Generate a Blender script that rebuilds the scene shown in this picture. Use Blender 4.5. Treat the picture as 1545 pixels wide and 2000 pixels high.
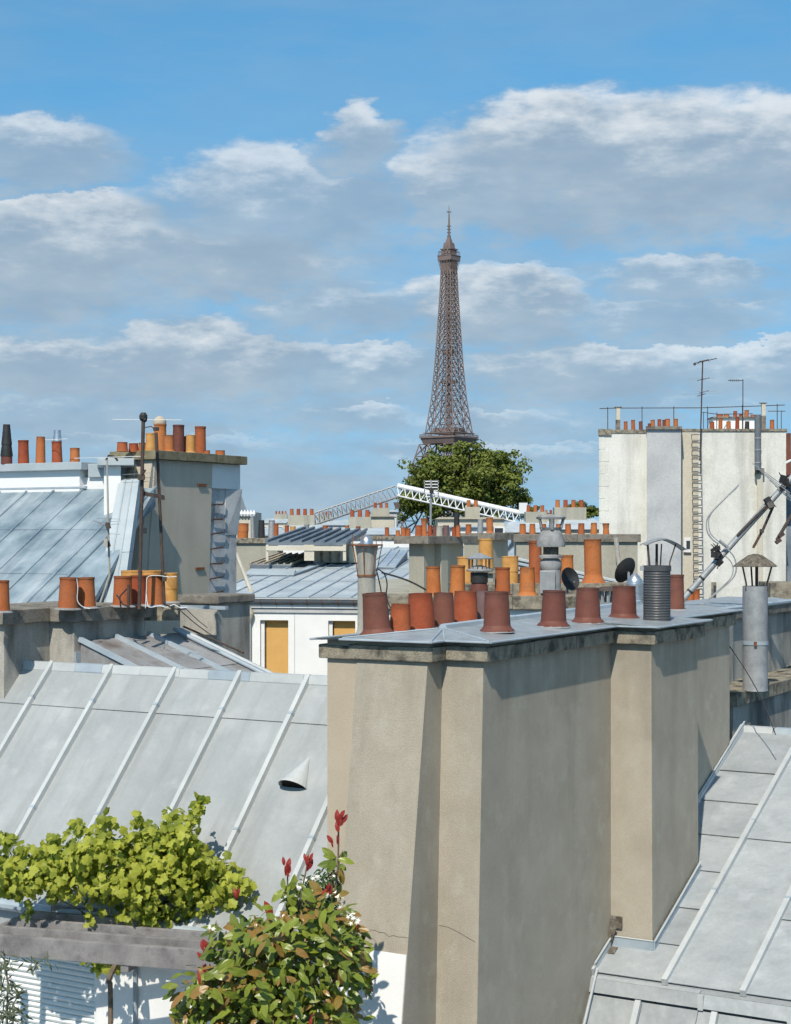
import bpy, bmesh, math, random
from mathutils import Vector, Matrix, noise
random.seed(7)
R = math.radians
for o in list(bpy.data.objects):
    bpy.data.objects.remove(o)
sc = bpy.context.scene
C = sc.collection

# ------------------------------------------------------------------ camera
FPX, CX, HY, EYE = 3200.0, 772.5, 1040.0, 31.5
cam_d = bpy.data.cameras.new('camera')
cam_d.sensor_fit = 'HORIZONTAL'
cam_d.sensor_width = 36.0
cam_d.lens = 36.0 * FPX / 1545.0
cam_d.shift_y = (HY - 1000.0) / 1545.0
cam_d.clip_start = 0.5
cam_d.clip_end = 20000
cam = bpy.data.objects.new('camera', cam_d)
C.objects.link(cam)
cam.location = (0, 0, EYE)
cam.rotation_euler = (R(90), 0, 0)
sc.camera = cam

# ------------------------------------------------------------------ light
SUN_TO = Vector((-0.086, -0.348, 0.398)).normalized()
sun_d = bpy.data.lights.new('sun', 'SUN')
sun_d.energy = 4.7
sun_d.angle = R(0.5)
sun_d.color = (1.0, 0.925, 0.81)
sun = bpy.data.objects.new('sun', sun_d)
C.objects.link(sun)
sun.rotation_euler = (-SUN_TO).to_track_quat('-Z', 'Y').to_euler()
sun.location = (-20, -40, 90)
SUN_EL = math.asin(SUN_TO.z)
SUN_AZ = math.atan2(SUN_TO.x, SUN_TO.y)
sc.cycles.use_adaptive_sampling = True
sc.cycles.adaptive_threshold = .035
sc.cycles.adaptive_min_samples = 16
sc.cycles.use_denoising = True
sc.cycles.time_limit = 700
sc.cycles.max_bounces = 6
sc.cycles.diffuse_bounces = 3
sc.cycles.glossy_bounces = 2
sc.cycles.transmission_bounces = 3
sc.view_settings.view_transform = 'Standard'
sc.view_settings.look = 'None'
sc.view_settings.exposure = 0.0
sc.view_settings.gamma = 1.0
sc.view_settings.use_curve_mapping = False

# ------------------------------------------------------------------ world: clear sky with fair-weather clouds
world = bpy.data.worlds.new('World')
sc.world = world
world.use_nodes = True
world.cycles.sampling_method = 'NONE'
NT = world.node_tree
NT.nodes.clear()
def wn(t, **kw):
    n = NT.nodes.new(t)
    for k, v in kw.items():
        setattr(n, k, v)
    return n
def wl(a, b): NT.links.new(a, b)
def wm(op, a, b=None, c=None, clamp=False):
    n = wn('ShaderNodeMath', operation=op)
    n.use_clamp = clamp
    for i, v in enumerate((a, b, c)):
        if v is None: continue
        if hasattr(v, 'links') or hasattr(v, 'is_linked'): wl(v, n.inputs[i])
        else: n.inputs[i].default_value = v
    return n.outputs[0]
def wsmooth(x, a, b):
    n = wn('ShaderNodeMapRange', interpolation_type='SMOOTHSTEP')
    wl(x, n.inputs[0])
    for i, v in ((1, a), (2, b)):
        if isinstance(v, (int, float)): n.inputs[i].default_value = v
        else: wl(v, n.inputs[i])
    return n.outputs[0]
def wmix(f, a, b):
    n = wn('ShaderNodeMix', data_type='RGBA')
    if isinstance(f, (int, float)): n.inputs[0].default_value = f
    else: wl(f, n.inputs[0])
    for i, v in ((6, a), (7, b)):
        if isinstance(v, tuple): n.inputs[i].default_value = (*v, 1)
        else: wl(v, n.inputs[i])
    return n.outputs[2]
sky = wn('ShaderNodeTexSky', sky_type='NISHITA')
sky.sun_disc = False
sky.sun_elevation = SUN_EL
sky.sun_rotation = SUN_AZ
sky.altitude = 300
sky.air_density = 1.0
sky.dust_density = 0.2
sky.ozone_density = 3.0
tc = wn('ShaderNodeTexCoord')
sep = wn('ShaderNodeSeparateXYZ'); wl(tc.outputs['Generated'], sep.inputs[0])
X, Yv, Z = sep.outputs
AZ = wm('ARCTAN2', X, Yv)
EL = wm('ARCSINE', Z)
ang = wn('ShaderNodeCombineXYZ'); wl(AZ, ang.inputs[0]); wl(wm('MULTIPLY', EL, 2.5), ang.inputs[1])
def wnoise(vec, scale, detail, rough=0.55, off=0.0):
    m = wn('ShaderNodeVectorMath', operation='ADD'); wl(vec, m.inputs[0]); m.inputs[1].default_value = (off, off * .7, off * .3)
    n = wn('ShaderNodeTexNoise'); n.inputs['Scale'].default_value = scale
    n.inputs['Detail'].default_value = detail; n.inputs['Roughness'].default_value = rough
    wl(m.outputs[0], n.inputs['Vector'])
    return n.outputs['Fac']
nbig = wnoise(ang.outputs[0], 17, 6, .55)
nmed = wnoise(ang.outputs[0], 52, 6, .6, 3.1)
nlow = wnoise(ang.outputs[0], 8, 3, .5, 9.3)
dA = wm('ADD', wm('MULTIPLY', wm('SUBTRACT', nbig, .5), .085), wm('MULTIPLY', wm('SUBTRACT', nmed, .5), .022))
nb2 = wnoise(ang.outputs[0], 20, 6, .6, 21.7)
dE = wm('ADD', wm('MULTIPLY', wm('SUBTRACT', nb2, .5), .034), wm('MULTIPLY', wm('SUBTRACT', nmed, .5), .020))
WA = wm('ADD', AZ, dA)
WE = wm('ADD', EL, dE)
# cloud banks: azimuth, elevation of the base, half width, height, thickness
BANKS = []
def bank(px, pb, hw, hh, op=1.0):
    BANKS.append(((px - 772.5) / 3200, (1040 - pb) / 3200, hw / 3200, hh / 3200, op))
bank(1230, 405, 520, 200, 1.0); bank(1060, 340, 230, 140, 1.0); bank(1540, 390, 300, 175, 1.0)
bank(705, 325, 100, 110, .9); bank(960, 405, 300, 130, .95)
bank(90, 355, 220, 90, .85)
bank(570, 440, 330, 150, .85)
bank(100, 560, 380, 205, 1.0); bank(440, 535, 420, 125, .98)
bank(970, 640, 260, 115, .98); bank(650, 625, 210, 90, .85)
bank(1330, 575, 190, 85, .85); bank(1310, 640, 280, 65, .8)
bank(110, 745, 300, 120, .95); bank(400, 750, 340, 140, .98); bank(680, 735, 260, 75, .85)
bank(1130, 745, 320, 95, .9); bank(1440, 745, 280, 80, .8)
bank(160, 820, 300, 65, .75); bank(680, 830, 180, 55, .75); bank(420, 810, 260, 50, .65); bank(1300, 800, 300, 45, .6); bank(300, 880, 420, 40, .5); bank(1000, 900, 420, 40, .5)
bank(1050, 835, 300, 50, .6)
F = None; V = None; OP = None
for a, e, w, h, op in BANKS:
    u_ = wm('DIVIDE', wm('SUBTRACT', WA, a), w)
    v_ = wm('DIVIDE', wm('SUBTRACT', WE, e), h)
    vv = wm('MAXIMUM', v_, wm('MULTIPLY', v_, -1.7))
    r2 = wm('MULTIPLY_ADD', u_, u_, wm('MULTIPLY', vv, vv))
    f_ = wm('SUBTRACT', 1.0, r2)
    if F is None:
        F, V, OP = f_, v_, wm('ADD', 0.0, op)
    else:
        g = wsmooth(wm('SUBTRACT', f_, F), -.45, .45)
        V = wm('MULTIPLY_ADD', g, wm('SUBTRACT', v_, V), V)
        OP = wm('MULTIPLY_ADD', g, wm('SUBTRACT', op, OP), OP)
        F = wm('MAXIMUM', F, f_)
soft = wm('MULTIPLY_ADD', wm('SUBTRACT', 1.0, wm('MINIMUM', wm('MAXIMUM', V, 0.0), 1.0)), .85, .17)
D1 = wm('MULTIPLY', wsmooth(wm('ADD', F, wm('MULTIPLY', wm('SUBTRACT', nmed, .5), .7)), -.30, soft), wm('MULTIPLY', OP, .90))
# loose cloud all over the sky; more added above the view for neutral skylight
st = wn('ShaderNodeCombineXYZ'); wl(wm('MULTIPLY', AZ, .55), st.inputs[0]); wl(wm('MULTIPLY', EL, 2.6), st.inputs[1])
ng = wnoise(st.outputs[0], 13, 7, .58, 5.5)
D2 = wm('MULTIPLY', wsmooth(ng, .32, .60), wm('ADD', wm('SUBTRACT', .72, wm('MULTIPLY', wsmooth(EL, .10, .25), .56)), wm('MULTIPLY', wsmooth(EL, .33, .6), .5)))
D = wm('MAXIMUM', D1, D2)
D3 = wm('MULTIPLY', wm('SUBTRACT', 1.0, wsmooth(EL, -.02, .27)), .55)
D = wm('SUBTRACT', 1.0, wm('MULTIPLY', wm('SUBTRACT', 1.0, wm('MULTIPLY', D, .95)), wm('SUBTRACT', 1.0, D3)))
lit = wm('ADD', wm('MULTIPLY', V, 1.0), wm('MULTIPLY', wm('SUBTRACT', nbig, .5), 1.5))
lit = wm('ADD', lit, wm('MULTIPLY', wm('SUBTRACT', nmed, .5), .75))
L = wsmooth(lit, .18, 1.20)
L = wm('MULTIPLY', L, wsmooth(D1, .1, .8))
cbase = wmix(wsmooth(wm('ADD', nbig, wm('MULTIPLY', wm('SUBTRACT', nmed, .5), .25)), .28, .72), (.325, .420, .520), (.43, .515, .59))
ccol = wmix(L, cbase, (.83, .85, .855))
sv = wn('ShaderNodeCombineXYZ'); wl(X, sv.inputs[0]); wl(Yv, sv.inputs[1]); wl(wm('MULTIPLY_ADD', Z, .62, .16), sv.inputs[2])
snv = wn('ShaderNodeVectorMath', operation='NORMALIZE'); wl(sv.outputs[0], snv.inputs[0]); wl(snv.outputs[0], sky.inputs['Vector'])
skyc = wn('ShaderNodeMix', data_type='RGBA', blend_type='MULTIPLY'); skyc.inputs[0].default_value = 1
wl(sky.outputs[0], skyc.inputs[6]); skyc.inputs[7].default_value = (.76, 1.36, 1.40, 1)
bg1 = wn('ShaderNodeBackground'); wl(skyc.outputs[2], bg1.inputs[0]); bg1.inputs[1].default_value = 0.11
bg2 = wn('ShaderNodeBackground'); wl(ccol, bg2.inputs[0]); bg2.inputs[1].default_value = 1.0
mx = wn('ShaderNodeMixShader'); wl(D, mx.inputs[0]); wl(bg1.outputs[0], mx.inputs[1]); wl(bg2.outputs[0], mx.inputs[2])
out = wn('ShaderNodeOutputWorld'); wl(mx.outputs[0], out.inputs[0])

# ------------------------------------------------------------------ materials
M = {}
ET = Vector((.5, .8660254, 0)); EU = Vector((.8660254, -.5, 0))
def mat(name, c1, c2, scale=3.0, rough=.7, bump=0.0, bscale=40.0, spec=.3, stain=None, streak='none', st_amt=.5, st_scale=6.0, rnd=.0, metal=0.0, fine=.15, c3=None, wave=0.0, st_lo=.5, st_hi=.72, soot=0.0, runs=None):
    m = bpy.data.materials.new(name); m.use_nodes = True
    nt = m.node_tree; N = nt.nodes; Lk = nt.links
    b = N['Principled BSDF']
    b.inputs['Roughness'].default_value = rough
    b.inputs['Metallic'].default_value = metal
    b.inputs['Specular IOR Level'].default_value = spec
    geo = N.new('ShaderNodeNewGeometry')
    pos = geo.outputs['Position']
    def nz(vec, s, d=4, r=.55):
        n = N.new('ShaderNodeTexNoise'); n.inputs['Scale'].default_value = s; n.inputs['Detail'].default_value = d; n.inputs['Roughness'].default_value = r
        Lk.new(vec, n.inputs['Vector']); return n.outputs['Fac']
    def mr(x, a, b_, lo=0, hi=1):
        n = N.new('ShaderNodeMapRange'); Lk.new(x, n.inputs[0]); n.inputs[1].default_value = a; n.inputs[2].default_value = b_; n.inputs[3].default_value = lo; n.inputs[4].default_value = hi; return n.outputs[0]
    def mix(f, a, b_, bt='MIX'):
        n = N.new('ShaderNodeMix'); n.data_type = 'RGBA'; n.blend_type = bt
        if isinstance(f, float): n.inputs[0].default_value = f
        else: Lk.new(f, n.inputs[0])
        for i, v in ((6, a), (7, b_)):
            if isinstance(v, tuple): n.inputs[i].default_value = (*v, 1)
            else: Lk.new(v, n.inputs[i])
        return n.outputs[2]
    col = mix(mr(nz(pos, scale, 5), .32, .68), c1, c2)
    if c3: col = mix(mr(nz(pos, scale * 2.3, 4), .52, .74), col, c3)
    if stain:
        if streak == 'none': vec = pos
        else:
            sp = N.new('ShaderNodeVectorMath'); sp.operation = 'MULTIPLY'
            if streak == 'blotch':
                Lk.new(pos, sp.inputs[0]); sp.inputs[1].default_value = (1, 1, .30)
            elif streak == 'wall':
                Lk.new(pos, sp.inputs[0]); sp.inputs[1].default_value = (1, 1, .09)
            else:
                dt = N.new('ShaderNodeVectorMath'); dt.operation = 'DOT_PRODUCT'; Lk.new(pos, dt.inputs[0]); dt.inputs[1].default_value = tuple(EU)
                dt2 = N.new('ShaderNodeVectorMath'); dt2.operation = 'DOT_PRODUCT'; Lk.new(pos, dt2.inputs[0]); dt2.inputs[1].default_value = tuple(ET)
                cb = N.new('ShaderNodeCombineXYZ'); Lk.new(dt.outputs['Value'], cb.inputs[0]); Lk.new(dt2.outputs['Value'], cb.inputs[1])
                Lk.new(cb.outputs[0], sp.inputs[0]); sp.inputs[1].default_value = (1, .16, 1)
            vec = sp.outputs[0]
        f = mr(nz(vec, st_scale, 5, .6), st_lo, st_hi, 0, st_amt)
        col = mix(f, col, stain)
    if runs:
        rz = N.new('ShaderNodeSeparateXYZ'); Lk.new(pos, rz.inputs[0])
        rv_ = N.new('ShaderNodeVectorMath'); rv_.operation = 'MULTIPLY'; Lk.new(pos, rv_.inputs[0]); rv_.inputs[1].default_value = (1, 1, .12)
        g1 = mr(rz.outputs[2], runs[0] - runs[1], runs[0], 0, 1); g2 = mr(nz(rv_.outputs[0], 7.5, 4), .42, .68)
        mm = N.new('ShaderNodeMath'); mm.operation = 'MULTIPLY'; Lk.new(g1, mm.inputs[0]); Lk.new(g2, mm.inputs[1])
        mm2 = N.new('ShaderNodeMath'); mm2.operation = 'MULTIPLY'; Lk.new(mm.outputs[0], mm2.inputs[0]); mm2.inputs[1].default_value = runs[2]; mm2.use_clamp = True
        col = mix(mm2.outputs[0], col, (.19, .17, .14))
    if fine: col = mix(mr(nz(pos, bscale * 1.3, 3), .3, .7, 0, fine), col, (.0, .0, .0))
    if soot:
        tcn = N.new('ShaderNodeTexCoord'); sz = N.new('ShaderNodeSeparateXYZ'); Lk.new(tcn.outputs['Generated'], sz.inputs[0])
        ad = N.new('ShaderNodeMath'); ad.operation = 'MULTIPLY_ADD'; Lk.new(nz(pos, 14, 4), ad.inputs[0]); ad.inputs[1].default_value = .5; Lk.new(sz.outputs[2], ad.inputs[2])
        col = mix(mr(ad.outputs[0], 1.02, 1.32, 0, soot), col, (.03, .024, .02))
    if rnd:
        oi = N.new('ShaderNodeObjectInfo')
        hs = N.new('ShaderNodeHueSaturation'); Lk.new(mr(oi.outputs['Random'], 0, 1, 1 - rnd, 1 + rnd), hs.inputs['Value'])
        Lk.new(mr(oi.outputs['Random'], 0, 1, .5 - rnd * .04, .5 + rnd * .04), hs.inputs['Hue'])
        Lk.new(col, hs.inputs['Color']); col = hs.outputs[0]
    Lk.new(col, b.inputs['Base Color'])
    Lk.new(mr(nz(pos, scale * 3, 3), .3, .7, max(0, rough - .08), min(1, rough + .1)), b.inputs['Roughness'])
    if bump or wave:
        bp = N.new('ShaderNodeBump'); bp.inputs['Strength'].default_value = 1.0; bp.inputs['Distance'].default_value = 1.0
        h = N.new('ShaderNodeMath'); h.operation = 'MULTIPLY_ADD'
        Lk.new(nz(pos, bscale, 4, .6), h.inputs[0]); h.inputs[1].default_value = bump
        h2 = N.new('ShaderNodeMath'); h2.operation = 'MULTIPLY'; Lk.new(nz(pos, 4.0, 2), h2.inputs[0]); h2.inputs[1].default_value = wave
        Lk.new(h2.outputs[0], h.inputs[2]); Lk.new(h.outputs[0], bp.inputs['Height']); Lk.new(bp.outputs[0], b.inputs['Normal'])
    M[name] = m
    return m
def leafmat(name, c1, c2, rough=.45, trans=.35, spec=.4):
    m = bpy.data.materials.new(name); m.use_nodes = True
    nt = m.node_tree; N = nt.nodes; Lk = nt.links
    b = N['Principled BSDF']; b.inputs['Roughness'].default_value = rough; b.inputs['Specular IOR Level'].default_value = spec
    geo = N.new('ShaderNodeNewGeometry')
    n = N.new('ShaderNodeTexNoise'); n.inputs['Scale'].default_value = 9; n.inputs['Detail'].default_value = 3
    Lk.new(geo.outputs['Position'], n.inputs['Vector'])
    a = N.new('ShaderNodeMath'); a.operation = 'MULTIPLY_ADD'; Lk.new(geo.outputs['Random Per Island'], a.inputs[0]); a.inputs[1].default_value = .7
    oi = N.new('ShaderNodeObjectInfo')
    a2 = N.new('ShaderNodeMath'); a2.operation = 'MULTIPLY'; Lk.new(oi.outputs['Random'], a2.inputs[0]); a2.inputs[1].default_value = .35
    a3 = N.new('ShaderNodeMath'); a3.operation = 'MULTIPLY_ADD'; Lk.new(n.outputs['Fac'], a3.inputs[0]); a3.inputs[1].default_value = .5; Lk.new(a2.outputs[0], a3.inputs[2])
    Lk.new(a3.outputs[0], a.inputs[2])
    mxx = N.new('ShaderNodeMix'); mxx.data_type = 'RGBA'; mr = N.new('ShaderNodeMapRange'); Lk.new(a.outputs[0], mr.inputs[0]); mr.inputs[1].default_value = .25; mr.inputs[2].default_value = 1.15
    Lk.new(mr.outputs[0], mxx.inputs[0]); mxx.inputs[6].default_value = (*c1, 1); mxx.inputs[7].default_value = (*c2, 1)
    Lk.new(mxx.outputs[2], b.inputs['Base Color'])
    t = N.new('ShaderNodeBsdfTranslucent'); Lk.new(mxx.outputs[2], t.inputs[0])
    ms = N.new('ShaderNodeMixShader'); ms.inputs[0].default_value = trans
    Lk.new(b.outputs[0], ms.inputs[1]); Lk.new(t.outputs[0], ms.inputs[2])
    Lk.new(ms.outputs[0], N['Material Output'].inputs[0])
    M[name] = m

mat('zinc', (.305, .324, .324), (.372, .390, .388), 1.6, .50, .0006, 25, .35, stain=(.27, .28, .275), streak='roof', st_amt=.75, st_scale=5, rnd=.06, fine=.06, wave=.022, c3=(.405, .42, .418))
mat('zinc_right', (.295, .318, .325), (.37, .388, .388), 1.7, .48, .0006, 25, .4, stain=(.20, .215, .22), streak='none', st_amt=.5, st_scale=3.0, rnd=.15, fine=.10, wave=.03, st_lo=.52, st_hi=.78, c3=(.40, .417, .42))
mat('zinc_light', (.43, .455, .455), (.52, .54, .53), 4, .45, .0004, 30, .4, rnd=.06, fine=.06)
mat('zinc_edge', (.30, .36, .40), (.40, .46, .50), 4, .42, .0004, 30, .45, rnd=.06, fine=.06)
mat('zinc_blue', (.125, .18, .22), (.30, .37, .405), 2.0, .42, .0006, 12, .45, stain=(.58, .62, .64), streak='roof', st_amt=.7, st_scale=2.2, rnd=.07, fine=.08, wave=.02, st_lo=.50, st_hi=.78)
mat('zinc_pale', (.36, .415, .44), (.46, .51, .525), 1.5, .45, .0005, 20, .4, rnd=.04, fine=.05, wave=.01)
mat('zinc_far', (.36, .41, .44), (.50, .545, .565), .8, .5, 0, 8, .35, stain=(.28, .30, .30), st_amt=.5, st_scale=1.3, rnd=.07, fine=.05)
mat('zinc_brown', (.25, .245, .24), (.36, .36, .355), 3, .6, .0006, 25, .3, stain=(.14, .10, .08), st_amt=.7, st_scale=4, rnd=.08)
mat('zinc_dark', (.10, .13, .16), (.17, .20, .23), 1.2, .5, 0, 8, .35, rnd=.06)
mat('cap_zinc', (.25, .28, .295), (.36, .39, .405), 5, .46, .0005, 30, .4, stain=(.20, .21, .21), st_amt=.6, st_scale=6, rnd=.06)
mat('plaster', (.43, .380, .298), (.512, .455, .362), 2.2, .9, .0035, 150, .15, stain=(.29, .26, .21), streak='wall', st_amt=.4, st_scale=2.6, fine=.34, c3=(.52, .475, .385), runs=(EYE - .945, .8, .32))
mat('plaster_left', (.48, .41, .31), (.54, .465, .36), 2.0, .9, .0025, 120, .15, fine=.2)
mat('plaster_far', (.36, .345, .28), (.44, .42, .345), .8, .9, 0, 20, .15, stain=(.19, .18, .16), streak='wall', st_amt=.5, st_scale=1.2)
mat('plaster_grey', (.52, .465, .37), (.60, .54, .44), 1.2, .9, .003, 50, .15, stain=(.23, .22, .20), streak='wall', st_amt=.4, st_scale=1.2)
mat('dirty_plaster', (.42, .395, .345), (.54, .51, .45), 2.0, .92, .004, 60, .12, stain=(.07, .065, .06), streak='blotch', st_amt=.8, st_scale=2.3, fine=.3, st_lo=.46, st_hi=.70)
mat('old_render', (.45, .46, .46), (.60, .61, .61), 1.5, .9, .004, 30, .12, stain=(.16, .16, .16), streak='none', st_amt=.8, st_scale=1.7, fine=.2, st_lo=.52, st_hi=.7)
mat('coping', (.27, .24, .19), (.43, .385, .29), 9, .95, .006, 70, .1, stain=(.075, .07, .06), streak='none', st_amt=.9, st_scale=7, fine=.4, st_lo=.46, st_hi=.66)
mat('coping_pale', (.47, .42, .31), (.58, .52, .39), 9, .95, .006, 70, .1, stain=(.17, .15, .12), streak='none', st_amt=.85, st_scale=8, fine=.4, st_lo=.5, st_hi=.68)
mat('coping_dark', (.22, .20, .17), (.33, .30, .25), 7, .95, .006, 50, .1, stain=(.06, .055, .05), st_amt=.8, st_scale=5, fine=.4)
mat('coping_moss', (.23, .20, .12), (.32, .29, .20), 7, .95, .004, 50, .1, stain=(.10, .09, .06), st_amt=.7, st_scale=5, fine=.4)
mat('white_wall', (.78, .78, .76), (.84, .84, .82), 1.5, .85, .001, 60, .2, fine=.05)
mat('cream_wall', (.63, .62, .55), (.76, .75, .69), .9, .9, .0, 12, .15, stain=(.33, .32, .28), streak='wall', st_amt=.7, st_scale=1.3, fine=.14, c3=(.76, .745, .68))
mat('cream_plain', (.56, .51, .41), (.64, .59, .48), .8, .9, 0, 14, .15, stain=(.4, .36, .28), streak='wall', st_amt=.4, st_scale=.7)
mat('grey_flue', (.45, .455, .45), (.56, .56, .55), .8, .9, 0, 12, .15, stain=(.33, .35, .37), st_amt=.6, st_scale=1.0)
mat('terra_orange', (.42, .125, .040), (.52, .185, .065), 9, .8, .002, 50, .2, stain=(.26, .10, .06), st_amt=.7, st_scale=9, rnd=.16, fine=.2, soot=.55)
mat('terra_red', (.31, .072, .030), (.38, .105, .045), 9, .78, .0015, 50, .2, stain=(.20, .06, .035), st_amt=.6, st_scale=8, rnd=.10, fine=.15, soot=.45)
mat('terra_brown', (.165, .058, .038), (.20, .075, .052), 9, .6, .001, 50, .3, stain=(.12, .05, .04), st_amt=.6, st_scale=8, rnd=.12, fine=.15, soot=.45)
mat('terra_purple', (.135, .085, .085), (.175, .11, .105), 9, .65, .001, 50, .3, rnd=.06, fine=.12)
mat('terra_yellow', (.55, .27, .075), (.62, .34, .12), 9, .8, .0015, 50, .2, stain=(.40, .16, .05), st_amt=.6, st_scale=8, rnd=.06)
mat('soot', (.012, .011, .010), (.022, .02, .018), 9, .95, 0, 40, .1)  # flue soot, also used as painted shade in the vent hood opening
mat('black_metal', (.02, .02, .021), (.035, .034, .034), 9, .6, 0, 40, .4)
mat('dark_iron', (.055, .045, .04), (.09, .07, .06), 20, .75, .001, 60, .3, stain=(.17, .075, .04), st_amt=.6, st_scale=14)
mat('rust', (.16, .065, .03), (.26, .12, .06), 20, .85, .001, 60, .2)
mat('steel', (.55, .56, .57), (.65, .66, .67), 12, .32, 0, 40, .5, metal=.85)
mat('galv', (.30, .31, .315), (.41, .42, .42), 9, .5, .0006, 40, .45, stain=(.26, .27, .28), streak='wall', st_amt=.6, st_scale=8, metal=.25)
mat('dull_pipe', (.36, .35, .31), (.45, .435, .38), 10, .75, .001, 60, .25, stain=(.23, .20, .15), streak='wall', st_amt=.6, st_scale=9)
mat('grey_hose', (.06, .064, .067), (.085, .09, .093), 9, .45, 0, 40, .4)
mat('concrete_cowl', (.10, .085, .065), (.19, .165, .13), 14, .95, .006, 50, .1, stain=(.045, .04, .03), st_amt=.8, st_scale=16, c3=(.30, .28, .24))
mat('grey_stone', (.24, .245, .245), (.36, .36, .355), 7, .95, .004, 40, .1, stain=(.12, .12, .12), st_amt=.7, st_scale=6)
mat('grey_paint', (.13, .15, .17), (.17, .19, .21), 3, .5, 0, 40, .4)
mat('white_paint', (.74, .75, .75), (.82, .82, .81), 3, .5, 0, 40, .4)
mat('amber_blind', (.62, .36, .115), (.66, .39, .13), 3, .8, 0, 30, .2, fine=.08)
mat('shutter', (.74, .77, .75), (.79, .81, .79), 3, .45, 0, 30, .4, fine=.04)
mat('grey_wood', (.20, .19, .185), (.31, .295, .285), 5, .85, .002, 60, .15, stain=(.08, .075, .078), st_amt=.6, st_scale=7)
mat('bark', (.16, .12, .085), (.24, .19, .14), 20, .9, .004, 60, .1)
mat('iron_tower', (.165, .128, .118), (.21, .162, .148), .05, .7, 0, 1, .25, fine=0)
mat('asphalt', (.05, .05, .05), (.07, .07, .068), .1, .9, 0, 3, .2)
mat('dark_glass', (.03, .035, .04), (.05, .055, .06), 1, .12, 0, 10, .6)
mat('skylight', (.30, .34, .37), (.42, .46, .48), 1, .2, 0, 10, .6)
mat('flower', (.75, .73, .62), (.80, .79, .72), 9, .7, 0, 30, .2)
leafmat('vine_leaf', (.12, .175, .016), (.56, .575, .085), .5, .42, .3)
leafmat('photinia_leaf', (.055, .10, .012), (.25, .29, .035), .36, .2, .45)
leafmat('photinia_bronze', (.21, .17, .03), (.33, .17, .05), .28, .22, .5)
leafmat('photinia_red', (.30, .030, .025), (.42, .07, .05), .35, .3, .4)
leafmat('jasmine_leaf', (.028, .055, .018), (.075, .125, .03), .35, .2, .4)
leafmat('olive_leaf', (.055, .075, .04), (.13, .15, .085), .5, .2, .3)
leafmat('tree_leaf', (.045, .072, .013), (.21, .245, .05), .6, .25, .2)
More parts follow.
